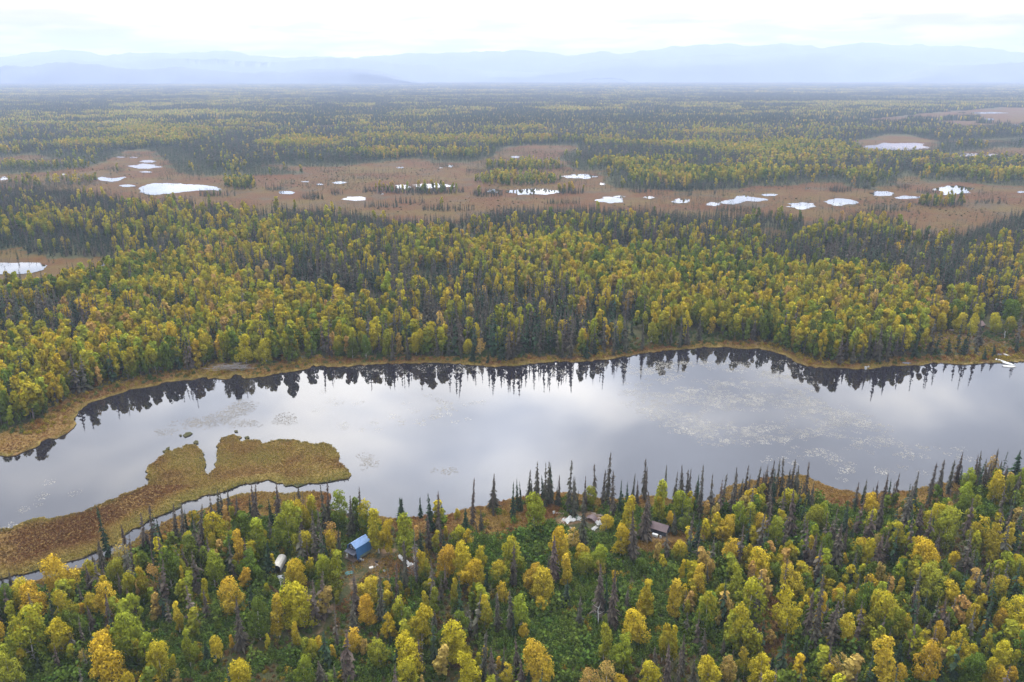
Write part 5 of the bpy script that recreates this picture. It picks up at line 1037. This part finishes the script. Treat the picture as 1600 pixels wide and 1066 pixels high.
def sheet(name, px, rz, size, m, label, cat, seed, z=.4, amp=.35, thick=.03, group=None, off=(0, 0)):
    """a crumpled sheet or tarpaulin lying in folds"""
    r = np.random.default_rng(seed); n = 14; g = np.linspace(-.5, .5, n); V = []; ph = r.uniform(0, 6, 4)
    for top in (1, 0):
        for i, a in enumerate(g):
            for j, b in enumerate(g):
                e = 1 + .12 * math.sin(7 * a + ph[0]) ; h = amp * (.5 + .35 * math.sin(9 * a + 4 * b + ph[1]) + .3 * math.sin(11 * b - 5 * a + ph[2])) * (1 - (2 * max(abs(a), abs(b))) ** 4 * .8) + amp * .15 * r.normal() * top
                V.append((a * size[0] * (1 + .12 * math.sin(8 * b + ph[3])), b * size[1] * e, max(h, 0) + thick * top))
    Fc = []; N2 = n * n
    for i in range(n - 1):
        for j in range(n - 1): q = i * n + j; Fc.append((q, q + n, q + n + 1, q + 1)); Fc.append((N2 + q, N2 + q + 1, N2 + q + n + 1, N2 + q + n))
    for i in range(n - 1):
        for a, b in (((i) * n, (i + 1) * n), ((i + 1) * n + n - 1, i * n + n - 1), (i + 1, i), ((n - 1) * n + i, (n - 1) * n + i + 1)): Fc.append((a, b, N2 + b, N2 + a))
    X, Y = ground(*px); o = link(name, to_mesh(name, V, Fc), m); o.location = (float(X) + off[0], float(Y) + off[1], z); o.rotation_euler = (0, 0, rz); tag(o, label, cat, group); return o
def hull_parts(L, Wd, Hh):
    n = 12; sec = []; 
    for i in range(n + 1):
        t = i / n; w = Wd / 2 * (math.sin(math.pi * min(1, .18 + t * .82)) ** .55 if t < .97 else .05); w = Wd / 2 * (1 - max(0, (t - .45) / .55) ** 2.2) * (.82 + .18 * min(1, t * 3)); k = .12 * Hh * max(0, (t - .6) / .4) ** 2
        sec.append([(w, Hh + k * 2.5), (w * .78, Hh * .45 + k), (w * .45, .06 + k), (0, k), (-w * .45, .06 + k), (-w * .78, Hh * .45 + k), (-w, Hh + k * 2.5)])
    V = []; Fc = []
    for s in (0, 1):
        for i, c in enumerate(sec):
            for x, z in c: V.append((x * (1 - .05 * s), (i / n - .5) * L * (1 - .01 * s), z + .035 * s * (z < Hh * .9)))
    m = (n + 1) * 7
    for i in range(n):
        for j in range(6): a = i * 7 + j; Fc.append((a, a + 7, a + 8, a + 1)); Fc.append((m + a, m + a + 1, m + a + 8, m + a + 7))
        for j in (0, 6): a = i * 7 + j; Fc.append((a, m + a, m + a + 7, a + 7) if j else (a, a + 7, m + a + 7, m + a))
    Fc.append(tuple(range(6, -1, -1))); Fc.append(tuple(range(m, m + 7)))
    return V, Fc
def boat(px, rz, L, Wd, m, label, over=False, group=None, z=.42, tilt=0, off=(0, 0)):
    Hh = .55; r = thing('boat', px, rz, label, 'boat', group, z=z + (Hh if over else 0), off=off); r.rotation_euler = (math.pi if over else 0, tilt, rz)
    part('hull', hull_parts(L, Wd, Hh), m, r); part('gunwale', [box(s * Wd * .5 * .97, -L * .16, Hh + .01, .07, L * .58, .05) for s in (-1, 1)], M_GREY, r)
    if not over:
        for k in (-.3, -.05, .2): part('seat', box(0, k * L, .36, Wd * .8, .25, .05), m, r)
    else: part('keel', box(0, -.1 * L, -.03, .06, L * .7, .09), m, r)
boat((633, 879), math.radians(40), 5.4, 1.25, M_WHITE, 'broken white boat lying upside down at the right edge of the yard', True)
sheet('plastic_sheet', (640, 885), .7, (1.9, 1.2), M_WHITE, 'crumpled white plastic sheet at the lower end of the broken boat', 'sheet', 31, amp=.4)
boat((1571, 567.5), math.radians(24), 9.0, 2.0, M_WHITE, 'long white boat turned over on the far bank at the right edge', True, group='boats at the far bank', z=.12)
boat((1577, 573.0), math.radians(76), 5.0, 1.9, M_WHITE, 'shorter white boat lying across the waterline end of the long one', True, group='boats at the far bank', z=-.05)
boat((1573.5, 557.5), math.radians(20), 3.6, .9, M_CREAM, 'small cream canoe lying in the grass behind the white boats', True, 'boats at the far bank')
boat((1565.5, 557), math.radians(55), 3.6, 1.0, M_GREY, 'small grey boat lying in the grass left of the cream canoe', True, 'boats at the far bank')
boat((1417, 569.5), math.radians(80), 3.6, 1.3, M_GREY, 'grey boat turned over on the far bank below the dark spruces', True, 'boats at the far bank', z=.3)

def gable_shed(name, px, rz, L, Wd, he, hr, mw, mr, label, cat, door=True, group=None, rib=False):
    r = thing(name, px, rz, label, cat, group); r.scale = (.9, .9, .9); hx = L / 2; hy = Wd / 2
    # ridge along local x
    def px_(poly, x0, x1):
        V, Fc = prism(poly, x0, x1); return [(y, x, z) for x, y, z in V], [f[::-1] for f in Fc]
    part('wall', [px_([(-hy, 0), (-hy, he), (0, hr), (hy, he), (hy, 0)], s * hx - .05, s * hx + .05) for s in (-1, 1)] + [box(0, s * hy, he / 2, L, .1, he) for s in (-1, 1)], mw, r)
    o = .35; k = (hr - he) / hy
    part('roof', px_([(-hy - o, he - k * o + .06), (0, hr + .06), (hy + o, he - k * o + .06), (hy + o, he - k * o + .14), (0, hr + .16), (-hy - o, he - k * o + .14)], -hx - o, hx + o), mr, r)
    if door: part('door', box(-.1 * L, -hy - .07, he * .45, .8, .06, he * .85), M_DARK, r)
    part('window', box(.28 * L, -hy - .07, he * .6, .6, .05, .45), M_GLASS, r)
    return r
gable_shed('shed', (1031, 833), math.atan2(-2.7, 4.3), 4.9, 3.2, 1.7, 2.9, M_DARK, M_BROWN, 'low shed with a dull brown metal roof near the lake slope', 'shed')
def bucket(px, label, m=None, s=1.0, rz=0.0, z=.38, off=(0, 0)):
    r = thing('bucket', px, rz, label, 'bucket', z=z, off=off); n = 12; V = []; Fc = []
    for zz, rr in ((0, .15), (.38, .19), (.38, .175), (.03, .135)):
        for k in range(n): a = 6.2832 * k / n; V.append((rr * s * math.cos(a), rr * s * math.sin(a), zz * s))
    for l in range(3):
        for k in range(n): q = (k + 1) % n; Fc.append((l * n + k, l * n + q, l * n + n + q, l * n + n + k))
    Fc.append(tuple(range(n - 1, -1, -1))); Fc.append(tuple(3 * n + k for k in range(n)))
    link('body', to_mesh('body', V, Fc), m or M_WHITE, r); part('handle', [box(0, s * .19 * c, .40 * s, .3 * s, .02, .02) for c in (-1, 1)], M_GREY, r)
def crate(px, size, m, label, cat='crate', rz=0.0, name='crate', z=.38, off=(0, 0)):
    r = thing(name, px, rz, label, cat, z=z, off=off); sx, sy, sz = size; part('body', box(0, 0, sz / 2, sx, sy, sz), m, r, .03); part('lid', box(0, 0, sz + .035, sx + .08, sy + .08, .07), m, r, .015)
crate((1025, 834.5), (1.5, .8, .6), M_WHITE, 'long white cooler under the eave of the brown roofed shed', 'cooler', -.55, 'cooler', off=(-.6, -1.7)); bucket((1031, 838), 'white bucket under the front eave of the brown shed', s=1.6, off=(-.1, -1.4))
# yard of the blue cabin
bucket((564, 878.8), 'white bucket at the front corner of the blue cabin', s=1.7); bucket((567.6, 878.6), 'small white bucket right of the one at the cabin corner', s=1.1)
crate((562, 880.5), (.7, .6, .5), M_BLACK, 'black box beside the white bucket at the cabin corner', 'box', .4, 'storage_box')
crate((557.5, 874.5), (.6, .6, .7), M_WHITE, 'white box standing by the blue cabin porch', 'box', .2, 'storage_box'); crate((542.8, 874.5), (.35, .35, 1.2), M_WHITE, 'narrow white box left of the blue cabin porch', 'box', .3, 'storage_box')
crate((580.3, 891), (1.0, .7, .45), M_CREAM, 'cream storage box in the grass below the cabin', 'box', .5, 'storage_box')
def chair(px, rz, label, m):
    r = thing('chair', px, rz, label, 'chair'); part('seat', box(0, 0, .45, .6, .6, .07), m, r, .01); part('backrest', box(0, .3, .85, .6, .07, .75, rx=-.15), m, r, .01)
    for a in (-1, 1):
        for b in (-1, 1): part('leg', box(a * .25, b * .25, .22, .07, .07, .44), m, r)
chair((589, 887), 2.4, 'pale wooden chair standing in the yard grass', M_PLANK)
crate((588.5, 881), (.8, .5, .25), M_BLACK, 'flat black box lying above the chair in the yard', 'box', -.3, 'storage_box'); bucket((600.6, 896), 'lone white bucket lowest in the yard grass', s=1.4)
bucket((586.5, 889), 'white bucket beside the pale wooden chair', s=1.0)
sheet('tarpaulin', (545.5, 898), .2, (2.0, 1.4), M_TEAL, 'dull teal tarpaulin folded on the ground below the cabin', 'tarpaulin', 33, amp=.35)
sheet('plastic_sheet', (441, 905), .1, (2.3, 2.0), M_ALU, 'pale blue grey sheet on the ground before the arched shed', 'sheet', 35, amp=.45); sheet('plastic_sheet', (431, 907), .5, (1.2, 1.0), M_TEAL, 'small teal sheet left of the pale blue one', 'sheet', 37, amp=.4)
def boards(px, rz, n, L, m, label, name='board_stack', w=.22, fan=.12, z=.38, off=(0, 0), cat='boards'):
    r = thing(name, px, rz, label, cat, z=z, off=off); rr = np.random.default_rng(int(px[0]))
    for i in range(n): part('board', box((i - n / 2) * w * 1.25, rr.uniform(-.3, .3), .06 + .07 * (i % 2) + .08 * (i // 4), w, L * rr.uniform(.8, 1.0), .05, rr.uniform(-fan, fan)), m, r)
boards((429, 868), .1, 6, 1.5, M_GREY, 'grey board platform behind the white arched shed', fan=.02, z=.8)
boards((474, 937), .9, 5, 1.9, M_PLANK, 'pale firewood boards on bare ground right of the big yellow birch', fan=.3); sheet('plastic_sheet', (516.5, 936), .2, (1.1, .8), M_ALU, 'small grey sheet lying at the foot of lime birches', 'sheet', 39, amp=.3)
# the collapsed camp by the lake
sheet('tent_sheet', (889, 815), .6, (3.0, 2.4), M_WHITE, 'large white sheet over the collapsed camp, leftmost', 'sheet', 41, amp=.9); sheet('tent_sheet', (903, 813.5), -.2, (1.7, 1.6), M_WHITE, 'white sheet in the middle of the collapsed camp', 'sheet', 43, amp=.8)
sheet('tent_sheet', (935.5, 820), .3, (1.6, 1.8), M_WHITE, 'white sheet at the right end of the collapsed camp', 'sheet', 45, amp=.8); sheet('tent_sheet', (929, 828), .9, (2.0, 1.1), M_WHITE, 'white sheet lowest in the collapsed camp beside shrubs', 'sheet', 47, amp=.6)
sheet('tarpaulin', (894, 803), .2, (1.4, 1.8), M_TEAL, 'blue green tarpaulin at the back of the collapsed camp', 'tarpaulin', 49, amp=.9); sheet('tarpaulin', (900, 811), .9, (2.4, 1.8), M_GRN, 'grey green tarpaulin draped behind the white sheets', 'tarpaulin', 50, amp=.9)
boards((936, 806), 1.2, 4, 4.6, M_PLANK, 'long weathered planks stacked behind the bent roof panel', fan=.1); boards((876, 803.5), 1.5, 2, 3.4, M_PLANK, 'two pale poles lying left of the teal tarpaulin', fan=.05); boards((881, 815), -.5, 4, 3.0, M_PLANK, 'loose pale planks along the left side of white sheets', fan=.2)
boards((888, 826), 1.3, 2, 2.2, M_PLANK, 'pale planks in front of the leftmost white sheet', fan=.1); boards((941, 812), 1.15, 2, 3.0, M_PLANK, 'pale planks right of the bent roof panel', fan=.1)
bucket((865.3, 804.3), 'white bucket at the far left of the collapsed camp', s=1.8); bucket((882.7, 826), 'cream bucket in front of the collapsed camp', M_CREAM, 1.7)
def bent_panel():
    r = thing('bent_roof_panel', (924, 815), -.5, 'bent grey mauve roof panel over the collapsed camp', 'roof panel'); pts = [(-1.6 + .4 * i, .3 + 1.0 * math.sin(math.pi * (i + .6) / 9.2)) for i in range(9)]
    part('panel', prism(pts + [(x, z - .06) for x, z in pts[::-1]], -1.1, 1.1), M_BROWN, r)
    for s in (-1, 1): part('post', box(s * 1.3, 0, .35, .1, .1, .7), M_WOOD, r)
bent_panel()
# far clearing
gable_shed('cabin', (1528.5, 514), .5, 4.4, 3.8, 2.2, 3.9, M_DARK, plain('pinkish_roof', (.12, .08, .073), .7), 'small dark cabin with a pinkish roof in the far clearing', 'cabin')
gable_shed('shed', (1479, 511.5), .1, 3.4, 2.8, 2.0, 2.9, M_DARK, M_DARK, 'small dark shed at the left end of the far clearing', 'shed')
crate((1487, 518), (2.6, .8, .4), M_PLANK, 'long pale crate in the far clearing right of the dark shed', 'crate', .05); boards((1551, 519.5), 1.5, 3, 9.0, M_PLANK, 'row of pale boards lying right of the far cabin', fan=.01)
bucket((1352.5, 577.2), 'small white drum at the waterline below the dark spruces', s=3.0, z=.05); bucket((1356.5, 575.8), 'second small white drum just right of the first', s=1.8)
def brush(px, n, rx, ry, label, seed, m=None, name='brush_pile', ln=4.0, hz=1.0, cat='brush pile'):
    r = np.random.default_rng(seed); ps = []
    for i in range(n):
        a = r.uniform(-1, 1) * .5 + (math.pi if r.random() < .5 else 0); x, y = r.normal(0, rx), r.normal(0, ry); l = ln * r.uniform(.5, 1.1); z = .3 + hz * max(0, 1 - (x / (2 * rx)) ** 2) * r.random(); dz = r.uniform(-.3, .5)
        p = [(x, y, z), (x + math.cos(a) * l * .5, y + math.sin(a) * l * .4, z + dz + .1), (x + math.cos(a) * l, y + math.sin(a) * l * .8, max(.05, z + dz * 1.4))]; ps.append(tube(p, [.09, .06, .015], 4))
    V, Fq = merge(ps); X, Y = ground(*px); o = link(name, mesh_np(name, V, Fq), m or M_DEAD); o.location = (float(X), float(Y), .2); tag(o, label, cat)
brush((361, 578), 170, 4.2, 1.6, 'heap of grey dead branches on the far bank at left', 3, hz=1.6)
brush((1079, 868), 34, 1.0, 1.0, 'tangle of bleached sticks right of the bare patch', 5, ln=2.8, hz=1.2)
brush((1079, 788), 14, .6, .5, 'thin bleached branches among spruces by the lake', 6, ln=2.6, hz=2.4)
def log(p0, p1, rad, label, seed, name='fallen_log', m=None, z0=.5, z1=.7, nb=5, cat='log'):
    r = np.random.default_rng(seed); X0, Y0 = ground(*p0); X1, Y1 = ground(*p1); X0, Y0, X1, Y1 = map(float, (X0, Y0, X1, Y1)); L = [(X0 + (X1 - X0) * t, Y0 + (Y1 - Y0) * t, z0 + (z1 - z0) * t + .15 * math.sin(5 * t)) for t in np.linspace(0, 1, 6)]
    root = empty(name, L[0]); tag(root, label, cat); rel = [tuple(np.array(p) - np.array(L[0])) for p in L]
    link('trunk', mesh_np('log_trunk', *tube(rel, [rad * (1 - .7 * t) for t in np.linspace(0, 1, 6)], 7)), m or M_DEAD, root)
    for i in range(nb):
        b = np.array(rel[1 + i % 4]); d = r.normal(size=3); d[2] = abs(d[2]) + .3; d /= np.linalg.norm(d); link('branch', mesh_np('log_branch', *tube([b, b + d * .9, b + d * 1.6 + (0, 0, -.2)], [.05, .035, .01], 4)), m or M_DEAD, root)
log((1296, 1054), (1308, 1042), .16, 'short bleached log leaning in front of the fallen grey log', 11, z1=1.4); log((1308, 1043), (1352, 1066), .20, 'fallen grey log lying near the bottom edge at right', 12, z0=1.3, z1=.6)
log((1108, 874), (1121, 877), .16, 'short white log among orange birches left of the hollow', 13, m=M_WHITE, z0=1.6, z1=1.5, nb=2); log((1292, 862), (1305, 884), .12, 'thin bleached pole leaning beside grey spruces at right', 14, z0=.5, z1=3.0)
log((1331, 905), (1318, 918), .12, 'thin bleached pole left of the big yellow topped birch', 15, z0=2.6, z1=.5, nb=3)
def snag(px, h, label, seed, m=None):
    r = np.random.default_rng(seed); X, Y = ground(*px); root = tag(empty('dead_birch', (float(X), float(Y), .34)), label, 'dead birch')
    link('trunk', mesh_np('snag_trunk', *tube([(0, 0, -.3), (.1, 0, h * .4), (-.1, .1, h * .75), (.15, 0, h)], [.13, .10, .07, .02], 6)), m or M_WHITE, root)
    for i in range(9): z = h * r.uniform(.35, .95); a = r.uniform(0, 6.28); l = r.uniform(.5, 1.5); link('branch', mesh_np('snag_branch', *tube([(0, 0, z), (math.cos(a) * l * .5, math.sin(a) * l * .5, z + l * .3), (math.cos(a) * l, math.sin(a) * l, z + l * .8)], [.04, .025, .008], 4)), m or M_WHITE, root)
snag((649, 910), 7.5, 'slender dead white birch right of the broken white boat', 1); snag((643.5, 905), 4.5, 'short dead grey birch left of the slender white one', 2, M_DEAD); snag((1569, 529), 3.2, 'short leaning white birch stem right of the far cabin', 3); snag((934, 978), 5.0, 'bare white birch stem at the foot of grey spruces', 4); snag((439, 921), 3.0, 'thin white stem in front of the arched shed', 5)

# ------------------------------------------------------------------ the air
def haze():
    V, Fc = box(0, 9700, 0, 42000, 21000, 2); zb, zt = -1.6, 860.0
    V = [(x, y, zb if z < 0 else zt) for x, y, z in V]
    me = to_mesh('haze', V, Fc); m = bpy.data.materials.new('haze'); m.use_nodes = True; t = m.node_tree; t.nodes.clear(); out = N(t, 'ShaderNodeOutputMaterial'); v = N(t, 'ShaderNodeVolumePrincipled')
    v.inputs['Color'].default_value = (*HAZE_COL, 1); v.inputs['Density'].default_value = HAZE_DENS; v.inputs['Density Attribute'].default_value = ''; v.inputs['Anisotropy'].default_value = 0.0
    t.links.new(v.outputs[0], out.inputs['Volume']); m.cycles.homogeneous_volume = True
    tag(link('haze', me, m), 'pale blue air thickening toward the mountains', 'haze', kind='stuff')
HAZE_DENS, HAZE_COL = 1.0e-4, (.53, .63, .85)
haze()
